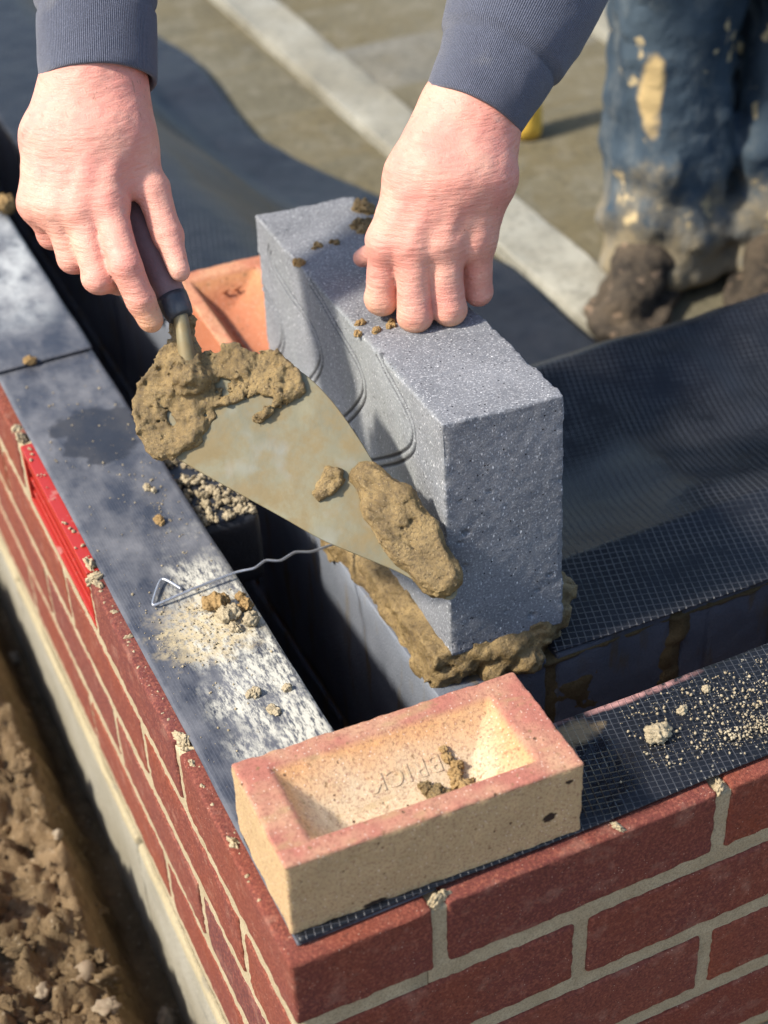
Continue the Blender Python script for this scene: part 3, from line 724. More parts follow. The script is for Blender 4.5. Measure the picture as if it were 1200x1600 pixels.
# scored double loops: down from the top edge towards the front, hooking back at the bottom
LOOPS = [[(.50, .150), (.452, .138), (.423, .134), (.398, .128), (.387, .119), (.392, .102), (.424, .073), (.45, .055)],
 [(.403, .199), (.41, .188), (.395, .176), (.355, .168), (.317, .165), (.289, .159), (.275, .150), (.276, .137), (.307, .106), (.34, .082)],
 [(.288, .206), (.261, .201), (.232, .192), (.195, .184), (.171, .176), (.165, .164), (.181, .144), (.217, .112), (.25, .088)],
 [(.13, .211), (.112, .203), (.09, .196), (.069, .189), (.058, .179), (.065, .162), (.098, .136), (.148, .105), (.18, .085)],
 [(.20, .10), (.16, .09), (.12, .07), (.10, .05), (.12, .03)]]
def keyed(y, z):
    d = np.full(y.shape, 9.)
    for L_ in LOOPS:
        c = np.array(L_)
        for _ in range(3):
            q = np.empty((2*len(c)-2+2, 2)); q[0] = c[0]; q[-1] = c[-1]; q[1:-1:2] = .75*c[:-1]+.25*c[1:]; q[2:-1:2] = .25*c[:-1]+.75*c[1:]; c = q
        t = np.gradient(c, axis=0); t /= np.linalg.norm(t, axis=1, keepdims=True)+1e-9; n_ = np.c_[t[:, 1], -t[:, 0]]
        for off in (0., .0068):
            e = c+n_*off; seg = np.linalg.norm(np.diff(e, axis=0), axis=1); s_ = np.r_[0, np.cumsum(seg)]; u = np.arange(0, s_[-1], .0006)
            e = np.c_[np.interp(u, s_, e[:, 0]), np.interp(u, s_, e[:, 1])]
            for k in range(0, len(e), 40):
                ee = e[k:k+40]; m = (y > ee[:, 0].min()-.004) & (y < ee[:, 0].max()+.004) & (z > ee[:, 1].min()-.004) & (z < ee[:, 1].max()+.004)
                if m.any(): d[m] = np.minimum(d[m], np.min(np.hypot(y[m][:, None]-ee[:, 0], z[m][:, None]-ee[:, 1]), axis=1))
    return d
dk = keyed(V[lf][:, 1], V[lf][:, 2]); g = np.clip(1.7-dk/.00095, 0, 1)
V[lf, 0] += g*.0019
ff = dd[:, 1] < -1e-6
for (x, z, r) in ((.072, .018, .0032), (.016, .115, .0030), (.011, .107, .0022), (.014, .085, .0024), (.088, .053, .002), (.037, .147, .0018), (.078, .041, .0018), (.05, .03, .0013), (.012, .145, .0015), (.097, .14, .0018), (.022, .045, .0014), (.06, .1, .0012)):
    d = np.hypot(V[:, 0]-x, V[:, 2]-z); V[ff, 1] += (np.clip(1.25-d/r, 0, 1)*r*1.5)[ff]
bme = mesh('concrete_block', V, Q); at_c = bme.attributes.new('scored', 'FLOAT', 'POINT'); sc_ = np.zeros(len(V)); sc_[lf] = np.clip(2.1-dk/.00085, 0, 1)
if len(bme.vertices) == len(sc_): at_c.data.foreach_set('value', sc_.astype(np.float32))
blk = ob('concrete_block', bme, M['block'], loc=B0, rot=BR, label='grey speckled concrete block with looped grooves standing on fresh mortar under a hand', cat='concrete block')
print('block', len(Q), lf.sum(), (g>0).sum(), g.max())

# mortar bed under the block
h = .0019; G, lo = grid((.205, .205, -.075), (.40, .74, .03), h)
lb = (G-B0.astype(np.float32))@RB.astype(np.float32)        # block space
nz1 = fbm(G, 42, 3).astype(np.float32); nz2 = fbm(G+7, 150, 3, .6).astype(np.float32)
xl = LX+.003+.006*vn(G*np.array([0, 1, .6]), 28)+.010*np.clip((G[..., 1]-.45)/.3, 0, 1)
d = np.maximum.reduce([xl-G[..., 0], G[..., 0]-.343, .236-G[..., 1]+.004*vn(G*np.array([1, 0, 0]), 40), G[..., 1]-.72, (LZ-.004)-G[..., 2], lb[..., 2]-.004*np.clip(1+lb[..., 0]*30, -2, 1)])
# wedge squeezed out along the left foot of the block, trowelled to a slope with ridges
sl_ = (G[..., 2]-(-.044+.85*(G[..., 0]-xl)))*.72
wd = np.maximum.reduce([sl_, xl-G[..., 0], G[..., 0]-.30, .24-G[..., 1], G[..., 1]-.71, (LZ-.004)-G[..., 2], -lb[..., 0]*0-1])
ridge = .0026*np.sin((G[..., 0]*170+G[..., 1]*75+2*vn(G, 12))*1.3)
d = smin(d, wd+ridge, .004)
for (x, y, z, r) in ((.262, .243, -.030, .019), (.287, .238, -.034, .021), (.312, .240, -.030, .020), (.332, .246, -.026, .017), (.344, .262, -.020, .016), (.347, .290, -.014, .014), (.352, .305, -.004, .010), (.356, .272, -.022, .012), (.245, .236, -.038, .013), (.232, .240, -.040, .012), (.300, .226, -.046, .014), (.272, .228, -.046, .012), (.348, .33, -.015, .011), (.349, .38, -.02, .010)):
    d = smin(d, ell(G, (x, y, z), (r*1.2, r*.85, r*.95)), .005)
d = d+nz1*.0034+nz2*.0017
V, Q = surface_nets(d.astype(np.float32), lo, h)
ob('mortar_bed', mesh('mortar_bed', V, Q), M['wet'], label='bed of sandy brown mortar squeezed out around the foot of the grey block', cat='mortar')
print('bed', len(Q))

# ------------------------------------------------------------------ frogged bricks
def frog_brick(seed, rims=(.023, .026, .017, .014), depth=.03):
    L_, W_, H_ = .215, .1025, .065
    V, Q = boxgrid(axis(L_, .002, .0022), axis(W_, .002, .0018), axis(H_, .002, .0035))
    D_ = np.array([L_, W_, H_]); inn = np.clip(V, .002, D_-.002); d_ = V-inn; n_ = np.linalg.norm(d_, axis=1, keepdims=True); n_[n_ == 0] = 1
    nd_ = d_/n_; e_ = (np.abs(d_) > 1e-7).sum(1); tf = d_[:, 2] > 1e-7
    x, y = V[:, 0], V[:, 1]
    a0, a1, b0, b1 = rims
    dx0 = (x-a0); dx1 = (L_-a1-x); dy0 = (y-b0); dy1 = (W_-b1-y)
    dep = np.minimum.reduce([dx0*.78, dx1*.72, dy0*1.5, dy1*.62]); dep = np.clip(dep, 0, None); dep = np.where(dep > depth*.8, depth*(.8+.2*(1-np.exp(-(dep/depth-.8)/.2))), dep)
    V = inn+nd_*.002+nd_*(fbm(V+seed, 110, 3)*np.where(e_ > 1, .0007, .0003))[:, None]
    V[tf, 2] -= dep[tf]
    return V, Q, dep
def letters(txt, size, M4, parent, mat, ext=.0007):
    cu = bpy.data.curves.new('lettering', 'FONT'); cu.body = txt; cu.size = size; cu.extrude = ext; cu.bevel_depth = .0003; cu.align_x = 'CENTER'; cu.align_y = 'CENTER'; cu.space_character = 1.15
    tmp = bpy.data.objects.new('tmp', cu); COL.objects.link(tmp); bpy.context.view_layer.update()
    me = bpy.data.meshes.new_from_object(tmp.evaluated_get(bpy.context.evaluated_depsgraph_get())); bpy.data.objects.remove(tmp)
    me.transform(M4); me.materials.clear(); return ob('lettering', me, mat, parent)
KB = np.array([.0093, .0188, .0045]); KR = (-.0222, .0154, -.0262)
V, Q, _ = frog_brick(1, (.022, .026, .0155, .0135), .030)
kb = ob('frogged_brick', mesh('frogged_brick', V, Q), M['buff'], loc=KB+np.array([0, 0, .001]), rot=KR, label='loose buff brick with reddish rim lying frog up on the front corner', cat='brick', group='loose frogged bricks')
def slope(px, py, pz, nrm, rot):
    n = Vector(nrm).normalized(); x = Vector((1, 0, 0)); x = (x-n*x.dot(n)).normalized(); y = n.cross(x)
    m = Matrix((x, y, n)).transposed().to_4x4(); return Matrix.Translation((px, py, pz)) @ m @ Matrix.Rotation(rot, 4, 'Z')
def dep_at(x, y, rims, depth):
    a0, a1, b0, b1 = rims; d_ = max(0, min((x-a0)*.78, (.215-a1-x)*.72, (y-b0)*1.5, (.1025-b1-y)*.62)); return d_ if d_ < depth*.8 else depth*(.8+.2*(1-math.exp(-(d_/depth-.8)/.2)))
R1 = (.022, .026, .0155, .0135)
for (t, x, y, sy) in (('BRICK', .110, .060, .0175), ('LONDON', .112, .0235, .0095)):
    e = .002; g_ = (dep_at(x, y+e, R1, .03)-dep_at(x, y-e, R1, .03))/(2*e)
    z = .065-dep_at(x, y, R1, .03)+.0001
    letters(t, sy, slope(x, y, z, (0, g_, 1), math.pi), kb, M['buff'], .0004)
V, Q, _ = frog_brick(5, (.020, .020, .0135, .0135), .026)
fb2 = ob('frogged_brick', mesh('frogged_brick_far', V, Q), M['terra'], loc=(.221, .852, -.038), rot=(0, 0, -math.pi/2-.02), label='terracotta frogged brick lying on the inner leaf behind the trowel', cat='brick', group='loose frogged bricks')
R2 = (.020, .020, .0135, .0135)
letters('22', .022, slope(.037, .05, .065-dep_at(.037, .05, R2, .026)+.0004, (-.9, 0, 1), math.pi/2), fb2, M['terra'], .0005)
e = .002; y = .03; g_ = (dep_at(.1, y+e, R2, .026)-dep_at(.1, y-e, R2, .026))/(2*e)
letters('LONDON', .016, slope(.105, y, .065-dep_at(.1, y, R2, .026)+.0003, (0, g_, 1), 0), fb2, M['terra'], .0005)
# mortar bits in the near frog
kw = Matrix.Translation(Vector(KB)) @ Matrix(RB.tolist()).to_4x4() if False else Matrix.Translation(Vector(KB)+Vector((0, 0, .001))) @ Matrix(Rm(KR).tolist()).to_4x4()
def inb(x, y, z): return np.array(kw @ Vector((x, y, z)))
def crumb(name, pts, mat, lab, cat, group=None, amp=.38, base=IC4):
    parts = [rock(c, r, i*1.37+c[0]*50, base, amp, (1, 1, .8), 2.2) for i, (c, r) in enumerate(pts)]
    c0 = np.mean([np.array(c) for c, r in pts], 0)
    V, F = join(parts); return ob(name, mesh(name, V-c0, F), mat, loc=c0, label=lab, cat=cat, group=group)
def fz(x, y): return .065-dep_at(x, y, R1, .03)
crumb('mortar_crumb', [(inb(.122+.004*math.sin(i), .034+.0028*i, fz(.122, .034+.0028*i)+.0025), .0068-.0006*i) for i in range(6)], M['wet'], 'dull greenish brown lump of mortar inside the frog of the buff brick', 'mortar crumb', 'crumbs in the frog')
crumb('mortar_crumb', [(inb(.143+.003*math.sin(2*i), .032+.0055*i, fz(.14, .032+.0055*i)+.0015), .0066-.0006*i) for i in range(7)], M['ochre'], 'orange flecked streak of mortar inside the frog, right of the dull lump', 'mortar crumb', 'crumbs in the frog')

# ------------------------------------------------------------------ wall tie
zz = [(283, 920, .0075), (253, 905, .0065), (239, 941, .0055), (246, 944, .0055), (300, 921, .0075), (367, 895, .0085), (397, 888, .009), (415, 876, .007), (438, 876, .004), (461, 863, .001), (486, 862, -.004), (516, 852, -.010), (550, 842, -.02), (585, 832, -.03)]
def upz(px, py, z):
    d = RC@np.array([(px-600)/FPX, -(py-800)/FPX, -1.]); return CAM+(z-CAM[2])/d[2]*d
pts = np.array([upz(*p) for p in zz])
# smooth polyline
fine = []
for i in range(len(pts)-1):
    p0 = pts[max(i-1, 0)]; p1 = pts[i]; p2 = pts[i+1]; p3 = pts[min(i+2, len(pts)-1)]; k = .35
    for t in np.linspace(0, 1, 8, endpoint=False):
        m1 = (p2-p0)*k; m2 = (p3-p1)*k; fine.append((2*t**3-3*t**2+1)*p1+(t**3-2*t**2+t)*m1+(-2*t**3+3*t**2)*p2+(t**3-t**2)*m2)
V, F = tube(fine, .0012, 10); ob('wall_tie', mesh('wall_tie', V-pts[3], F), M['wire'], loc=pts[3], label='bent galvanised wire wall tie with a triangular end, laid across the cavity', cat='wall tie')

# ------------------------------------------------------------------ lumps and crumbs on the strips and block
def on(px, py, z): return upz(px, py, z)
st = [([(on(340, 940, .010), .0085), (on(328, 941, .009), .0065), (on(350, 938, .009), .006)], 'brown oval lump of mortar beside the wall tie, left of the pale one', M['ochre']),
      ([(on(352, 960, .009), .0075), (on(364, 957, .009), .0072)], 'pale smooth lump of mortar below the brown one, in the middle of the little pile', M['crumb']),
      ([(on(392, 967, .008), .0068), (on(398, 965, .007), .0045)], 'small pale lump of mortar at the edge of the strip, rightmost of the pile', M['crumb']),
      ([(on(376, 932, .007), .0045), (on(385, 945, .007), .006), (on(375, 950, .006), .004)], 'thin broken lump of mortar standing at the top of the pile by the cavity edge', M['ochre']),
      ([(on(365, 980, .005), .0045), (on(372, 983, .004), .0035)], 'crumbly bit of mortar at the bottom of the little pile', M['crumb']),
      ([(on(248, 812, .005), .0045), (on(252, 816, .004), .0032)], 'small brown crumb alone in the middle of the near strip above the wall tie', M['ochre']),
      ([(on(45, 563, .008), .006), (on(50, 564, .007), .005)], 'brown crumb by the crosswise lap of the two left strips', M['ochre']),
      ([(on(10, 318, .012), .012), (on(3, 322, .012), .010)], 'orange brown lump at the far end of the chalky strip on the left edge', M['ochre']),
      ([(on(398, 1083, .004), .0055), (on(390, 1085, .004), .004)], 'flat yellowish crumb in the white smear near the cavity edge', M['crumb']),
      ([(on(448, 1075, .004), .0042)], 'tiny grey crumb right of the flat yellowish one', M['crumb']),
      ([(on(425, 1108, .004), .0042), (on(432, 1112, .004), .0035)], 'elongated yellow crumb in the lower end of the white smear', M['crumb']),
      ([(on(230, 762, .004), .0042), (on(240, 766, .004), .003)], 'little tan crumb on the ribbed strip right of the air brick', M['crumb']),
      ([(on(1027, 1147, .009), .0085), (on(1020, 1148, .008), .007), (on(1036, 1143, .008), .0065)], 'pale round lump of mortar on the front strip', M['crumb']),
      ([(on(1066, 1110, .005), .0045)], 'small flat white crumb above the pale lump on the front strip', M['crumb']),
      ([(on(1103, 1078, .005), .0036)], 'smallest white crumb near the back edge of the front strip', M['crumb'])]
for ps, lb, m in st:
    ps = [(np.array(p), r*.95) for p, r in ps]; crumb('mortar_crumb', ps, m, lb, 'mortar crumb', 'crumbs on the strips', .28)
parts = []
for i in range(1300):
    x = rng.normal(.40, .04); y = rng.normal(.052, .017); 
    if i > 450: x = rng.normal(.385, .016); y = rng.normal(.036, .006)
    if i > 700: x = rng.uniform(.30, .46); y = rng.uniform(.03, .1)
    if not (.016 < y < .106): continue
    r = .0003+.0012*rng.random()**4; parts.append(rock((x, y, .0062+r*.2), r, i, ico(1), .3))
V, F = join(parts); ob('cement_grit', mesh('cement_grit', V, F), M['crumb'], kind='stuff')
parts = []
for i in range(900):
    if i < 450: y = rng.normal(.335, .028); x = rng.normal(.066, .022)
    elif i < 800: y = rng.uniform(.12, .78); x = rng.uniform(.016, .106)
    else: y = rng.normal(.52, .05); x = rng.normal(.085, .012)
    if not (.014 < x < .108): continue
    r = .0003+.0010*rng.random()**4; parts.append(rock((x, y, .0026+r*.2), r, i, ico(1), .3))
V, F = join(parts); ob('sand_grit', mesh('sand_grit', V, F), M['crumb'], kind='stuff')
tops = [(570, 328, .0115, 'brown crumb of mortar at the far end of the block top, nearly touching the hand'), (564, 356, .0105, 'ragged brown crumb on the block top, left of the hand below the other'),
        (467, 410, .0055, 'small ochre crumb on the left edge of the block top'), (498, 386, .004, 'flat dark crumb on the block top, left one of a pair'), (526, 381, .004, 'long thin flat crumb on the block top, right one of a pair'),
        (562, 507, .0042, 'tiny crumb on the block top, left of the index finger'), (587, 518, .0045, 'tiny flat crumb on the block top, below the index finger'), (608, 510, .0045, 'tiny crumb on the block top, between index and middle finger'), (561, 522, .0036, 'lowest tiny crumb by the left edge of the block top')]
for i, (px, py, r, lb) in enumerate(tops):
    n = RB[:, 2]; d_ = RC@np.array([(px-600)/FPX, -(py-800)/FPX, -1.]); t = ((bw((0, 0, .215))-CAM)@n)/(d_@n); p = CAM+t*d_+n*r*.15
    crumb('mortar_crumb', [(p+np.array([rng.normal(0, r*.45), rng.normal(0, r*.45), 0]), r*.62) for k in range(4)], M['ochre'] if i in (2, 5, 6, 7, 8) else M['wet'], lb, 'mortar crumb', 'crumbs on the block', .4)

# ------------------------------------------------------------------ trowel
A_ = at(250, 640, 1.262); T_ = at(715, 930, 1.235); S_ = at(440, 570, 1.268)
nT = np.cross(T_-A_, S_-A_); nT /= np.linalg.norm(nT); 
if nT@(CAM-A_) < 0: nT = -nT
def onb(px, py):
    d_ = RC@np.array([(px-600)/FPX, -(py-800)/FPX, -1.]); t = ((A_-CAM)@nT)/(d_@nT); return CAM+t*d_
uT = (T_-A_)/np.linalg.norm(T_-A_); vT = np.cross(nT, uT)
TR = Matrix((Vector(uT), Vector(vT), Vector(nT))).transposed().to_4x4(); TM = Matrix.Translation(Vector(A_)) @ TR; TI = np.array(TM.inverted())
def tl(p): return TI[:3, :3]@np.asarray(p)+TI[:3, 3]
tr = empty('trowel', A_, 'brick trowel with leaf shaped blade caked in mortar held in a gloveless hand', 'trowel'); tr.rotation_euler = TR.to_3x3().to_euler()
out = [(222, 668), (232, 632), (262, 590), (300, 566), (350, 563), (400, 562), (440, 566), (478, 586), (520, 628), (560, 684), (592, 736), (630, 790), (668, 838), (698, 880), (714, 908), (712, 932), (694, 936), (660, 915), (620, 893), (560, 868), (500, 842), (440, 808), (380, 775), (320, 742), (262, 708), (232, 692)]
oc = [tl(onb(*p))[:2] for p in out]; oc = np.array(oc)
# closed catmull
N = len(oc); cur = []
for i in range(N):
    p0, p1, p2, p3 = oc[i-1], oc[i], oc[(i+1) % N], oc[(i+2) % N]
    for t in np.linspace(0, 1, 5, endpoint=False):
        cur.append(.5*((2*p1)+(-p0+p2)*t+(2*p0-5*p1+4*p2-p3)*t*t+(-p0+3*p1-3*p2+p3)*t**3))
cur = np.array(cur); cen = cur.mean(0); n = len(cur)
V = np.concatenate([np.c_[cen+(cur-cen)*.988, np.full(n, .0008)], np.c_[cur, np.full(n, .0002)], np.c_[cur, np.full(n, -.0004)], np.c_[cen+(cur-cen)*.988, np.full(n, -.0008)]]); F = [tuple(range(n)), tuple(range(4*n-1, 3*n-1, -1))]
for k in range(3):
    for j in range(n): F.append((k*n+j, (k+1)*n+j, (k+1)*n+(j+1) % n, k*n+(j+1) % n))
ob('blade', mesh('blade', V, F, False), M['steel'], tr)
tang = [at(300, 600, 1.259), at(296, 575, 1.256), at(290, 545, 1.256), at(286, 515, 1.258), at(281, 490, 1.261), at(276, 470, 1.265)]
V, F = tube([tl(p) for p in tang], [.007, .0075, .0062, .0058, .006, .0062], 14); ob('tang', mesh('tang', V, F), M['steel'], tr)
H0 = at(283, 497, 1.262); H1 = at(168, 250, 1.292); hv = H1-H0; hl = np.linalg.norm(hv)
pr_ = [(0, .0085), (.01, .0105), (.05, .0118), (.10, .0124), (.13, .0126)]
V, F = tube([tl(H0+hv*t) for t, r in pr_], [r for t, r in pr_], 24); ob('ferrule', mesh('ferrule', V, F), M['ferrule'], tr)
pr_ = [(.12, .0105), (.13, .0121), (.2, .0124), (.3, .0125), (.5, .0150), (.7, .0155), (.88, .0140), (.96, .0115), (1, .006)]
V, F = tube([tl(H0+hv*t) for t, r in pr_], [r for t, r in pr_], 24); ob('handle', mesh('handle', V, F), M['handle'], tr)
# mortar on the blade
def sdf_ob(name, fn, lo, hi, h, mat, lab, cat, group=None):
    G, l0 = grid(lo, hi, h); V, Q = surface_nets(fn(G).astype(np.float32), l0, h)
    c0 = V.mean(0); return ob(name, mesh(name, V-c0, Q), mat, loc=c0, label=lab, cat=cat, group=group)
def poly2(px): return [onb(*p) for p in px]
def slab(G, pxs, rads, lift=.002):
    d = None; P0 = poly2(pxs)
    for i in range(len(P0)-1):
        c = cone(G, P0[i]+nT*lift, P0[i+1]+nT*lift, rads[i], rads[i+1]); d = c if d is None else smin(d, c, .006)
    return d
def heel(G):
    q = np.abs((G-A_)@nT.astype(np.float32)-.0025)
    a = slab(G, [(255, 675), (262, 630), (290, 595), (350, 590), (420, 588), (450, 600)], [.019, .025, .025, .022, .018, .010])
    b = slab(G, [(400, 655), (440, 632), (470, 612)], [.004, .006, .003], .002); c = slab(G, [(505, 775), (520, 750)], [.005, .008])
    b = np.minimum(b, slab(G, [(270, 690), (330, 650)], [.012, .006], 0))
    a = np.maximum(smin(smin(a, b, .004), c, .004), q-.0038)
    t = slab(G, [(286, 512), (290, 545), (294, 575), (300, 600)], [.0085, .0105, .0135, .018], .003)
    return smin(a, t, .006)+fbm(G, 60, 3)*.0036+fbm(G+3, 240, 3, .6)*.0018
pp = np.array(poly2([(215, 700), (480, 500), (300, 480), (540, 800)])); 
sdf_ob('mortar_smear', heel, pp.min(0)-.03, pp.max(0)+.03, .0017, M['wet'], 'thick brown mortar caked over the heel and neck of the trowel', 'mortar', 'mortar on the trowel')
def tipm(G):
    q = (G-A_)@nT.astype(np.float32)
    a = slab(G, [(576, 752), (605, 790), (645, 845), (685, 900)], [.013, .019, .021, .017], .002)
    a = np.maximum(a, np.abs(q-.005)-.0095)
    return a+fbm(G, 40, 2)*.0026+fbm(G@np.stack([uT*.35, vT, nT]).T.astype(np.float32), 260, 3, .6)*.0017
pp = np.array(poly2([(555, 720), (730, 950)]))
sdf_ob('mortar_lump', tipm, pp.min(0)-.035, pp.max(0)+.035, .0017, M['wet'], 'long wet lump of mortar riding on the tip of the trowel', 'mortar', 'mortar on the trowel')

# ------------------------------------------------------------------ the worker
wk = empty('person', (1.09, 1.1, -.3), 'bricklayer in grey jumper and muddy jeans holding a trowel, fist on the grey block', 'person')
WL = np.array(wk.location)
def px(l): return [at(*p) for p in l]
RF = {  # hand on the trowel
 'index': (px([(168, 320, 1.243), (196, 415, 1.234), (220, 470, 1.244), (236, 500, 1.252)]), [.0135, .0122, .0110, .0098]),
 'middle': (px([(126, 328, 1.243), (154, 434, 1.244), (186, 438, 1.272), (206, 414, 1.284)]), [.0138, .0125, .0108, .0095]),
 'ring': (px([(90, 325, 1.247), (114, 404, 1.258), (160, 410, 1.286), (185, 386, 1.296)]), [.0130, .0118, .0105, .009]),
 'little': (px([(58, 318, 1.255), (80, 368, 1.270), (122, 376, 1.296), (152, 354, 1.304)]), [.0122, .0105, .0095, .0085]),
 'thumb': (px([(185, 205, 1.262), (238, 295, 1.260), (262, 368, 1.260), (281, 424, 1.254)]), [.0150, .0132, .0120, .0078])}
RP = [(px([(112, 110, 1.262), (78, 215, 1.258), (60, 316, 1.255)]), [.019, .021, .0145]), (px([(135, 110, 1.260), (110, 215, 1.252), (91, 323, 1.249)]), [.023, .022, .0150]),
      (px([(150, 110, 1.260), (144, 215, 1.250), (127, 325, 1.246)]), [.023, .0225, .0155]), (px([(175, 110, 1.262), (178, 215, 1.252), (168, 317, 1.246)]), [.022, .022, .0155]),
      (px([(180, 140, 1.264), (205, 225, 1.262)]), [.018, .019])]
LF = {
 'index': (px([(604, 380, 1.302), (596, 466, 1.330), (604, 462, 1.352), (612, 438, 1.368)]), [.0142, .0134, .0115, .010]),
 'middle': (px([(643, 378, 1.294), (649, 492, 1.318), (651, 492, 1.336), (650, 462, 1.352)]), [.0145, .0140, .0118, .010]),
 'ring': (px([(692, 378, 1.296), (702, 484, 1.322), (700, 486, 1.340), (696, 458, 1.355)]), [.0142, .0134, .0115, .010]),
 'little': (px([(745, 376, 1.308), (748, 456, 1.336), (744, 456, 1.352), (738, 432, 1.362)]), [.0128, .0113, .0100, .009]),
 'thumb': (px([(655, 250, 1.315), (618, 340, 1.352), (590, 392, 1.392), (566, 403, 1.412)]), [.0160, .0140, .0110, .0078])}
LP = [(px([(698, 165, 1.300), (648, 275, 1.292), (606, 378, 1.302)]), [.0205, .023, .0160]), (px([(725, 165, 1.298), (682, 275, 1.286), (645, 376, 1.297)]), [.022, .0225, .0160]),
      (px([(752, 170, 1.298), (722, 280, 1.286), (692, 376, 1.299)]), [.022, .0225, .0158]), (px([(777, 175, 1.302), (764, 280, 1.294), (744, 376, 1.309)]), [.019, .0205, .0150])]
R_EL, R_SH = at(110, -380, 1.34), np.array([.27, .95, .74]); L_EL, L_SH = at(945, -330, 1.37), np.array([.58, .68, .74])
def hand(fing, palm, elbow, h, lo_, hi_):
    allp = np.concatenate([np.array(v[0]) for v in fing.values()]+[np.array(p[0]) for p in palm])
    lo = allp.min(0)-.04; hi = allp.max(0)+.04
    G, l0 = grid(lo, hi, h)
    pd = None
    for pts_, rs in palm:
        c = chain(G, pts_, rs, .01); pd = c if pd is None else smin(pd, c, .022)
    w0 = np.mean([np.array(p[0][0]) for p in palm[:4]], 0); fd = elbow-w0; fd /= np.linalg.norm(fd)
    pd = smin(pd, cone(G, w0, w0+fd*.12, .030, .034), .02)
    d = None
    for nm, (pts_, rs) in fing.items():
        c = chain(G, pts_, rs, .0035)
        # knuckle swell
        kn = np.linalg.norm(G-pts_[0].astype(np.float32), axis=-1)-rs[0]*1.04
        c = smin(c, kn, .006)
        c = smin(c, pd, .0085) if nm != 'thumb' else smin(c, pd, .014)
        d = c if d is None else np.minimum(d, c)
    # tendons on the back of the hand
    for pts_, rs in palm[:4]:
        tc = [(p-(p-CAM)/np.linalg.norm(p-CAM)*(r_*.86)) for p, r_ in zip(pts_, rs)]
        tn = chain(G, tc, [.003, .0032, .0042], .004); d = smin(d, tn, .0075)
    d = d-.0006*vn(G, 55)-.0004*vn(G, 130)
    V, Q = surface_nets(d.astype(np.float32), l0, h); return V, Q
def tone(V, fing, extra):
    c = np.zeros((len(V), 4)); c[:, 3] = 1
    for nm, (p, rs) in fing.items():
        for k, w in ((0, 1.), (1, .9)):
            c[:, 0] = np.maximum(c[:, 0], w*np.exp(-(np.linalg.norm(V-p[k], axis=1)/.014)**2))
        j = 3 if extra == 'R' else 1
        tipy = p[3] if extra == 'R' else p[1]+ (p[1]-p[0])*.25
        if nm in ('index', 'middle', 'ring'): c[:, 1] = np.maximum(c[:, 1], .9*np.exp(-(np.linalg.norm(V-tipy, axis=1)/.016)**2))
    w0 = fing['middle'][0][0]; c[:, 0] = np.maximum(c[:, 0], .35+.4*vn(V, 30))*1.0
    c[:, 2] = np.clip((np.linalg.norm(V-w0, axis=1)-.05)/.04, 0, 1); return np.clip(c, 0, 1)
VR, QR = hand(RF, RP, R_EL, .0021, 0, 0); VL, QL = hand(LF, LP, L_EL, .0021, 0, 0)
print('hands', len(QR), len(QL))
PEL = np.array([.98, 1.25, .47]); NK = np.array([.40, .78, .82]); HD = np.array([.30, .66, .80])
HIP = [np.array([.93, 1.27, .42]), np.array([1.10, 1.18, .42])]; KNE = [np.array([1.03, 1.12, .12]), np.array([1.19, 1.05, .12])]; ANK = [np.array([1.015, 1.11, -.24]), np.array([1.175, 1.05, -.24])]
G, l0 = grid((.1, .4, -.30), (1.32, 1.45, 1.0), .013)
ch = (PEL*.45+NK*.55)
d = chain(G, [PEL, ch, NK*.85+PEL*.15], [.145, .15, .12], .05)
d = smin(d, cone(G, R_SH, L_SH, .07, .07), .06); d = smin(d, cone(G, NK, HD, .058, .06), .03)
hd = ell(G, HD, (.078, .098, .11)); nose = cone(G, HD+np.array([-.05, -.085, -.01]), HD+np.array([-.065, -.11, -.03]), .012, .014); d = smin(smin(d, hd, .02), nose, .01)
for s_ in (-1, 1): d = np.minimum(d, ell(G, HD+s_*np.array([.058, -.05, 0]), (.02, .02, .032)))
for sh, el in ((R_SH, R_EL), (L_SH, L_EL)): d = smin(d, cone(G, sh, el, .055, .045), .03)
for wp, el in ((RP, R_EL), (LP, L_EL)):
    w0 = np.mean([np.array(p[0][0]) for p in wp[:4]], 0); d = smin(d, cone(G, el, w0+(el-w0)*.28, .045, .036), .02)
for i in range(2): d = smin(d, chain(G, [HIP[i], KNE[i], ANK[i]], [.085, .062, .045], .03), .04)
VB, QB = surface_nets(d.astype(np.float32), l0, .013)
cR, cL = tone(VR, RF, 'R'), tone(VL, LF, 'L'); cB = np.tile([.3, 0, 0, 1], (len(VB), 1))
Vv = np.concatenate([VR, VL, VB]); Qq = np.concatenate([QR, QL+len(VR), QB+len(VR)+len(VL)])
me = mesh('body', Vv-WL, Qq); ca = me.color_attributes.new('tone', 'FLOAT_COLOR', 'POINT')
cc = np.concatenate([cR, cL, cB])
if len(me.vertices) == len(cc): ca.data.foreach_set('color', cc.astype(np.float32).ravel())
ob('body', me, M['skin'], wk)
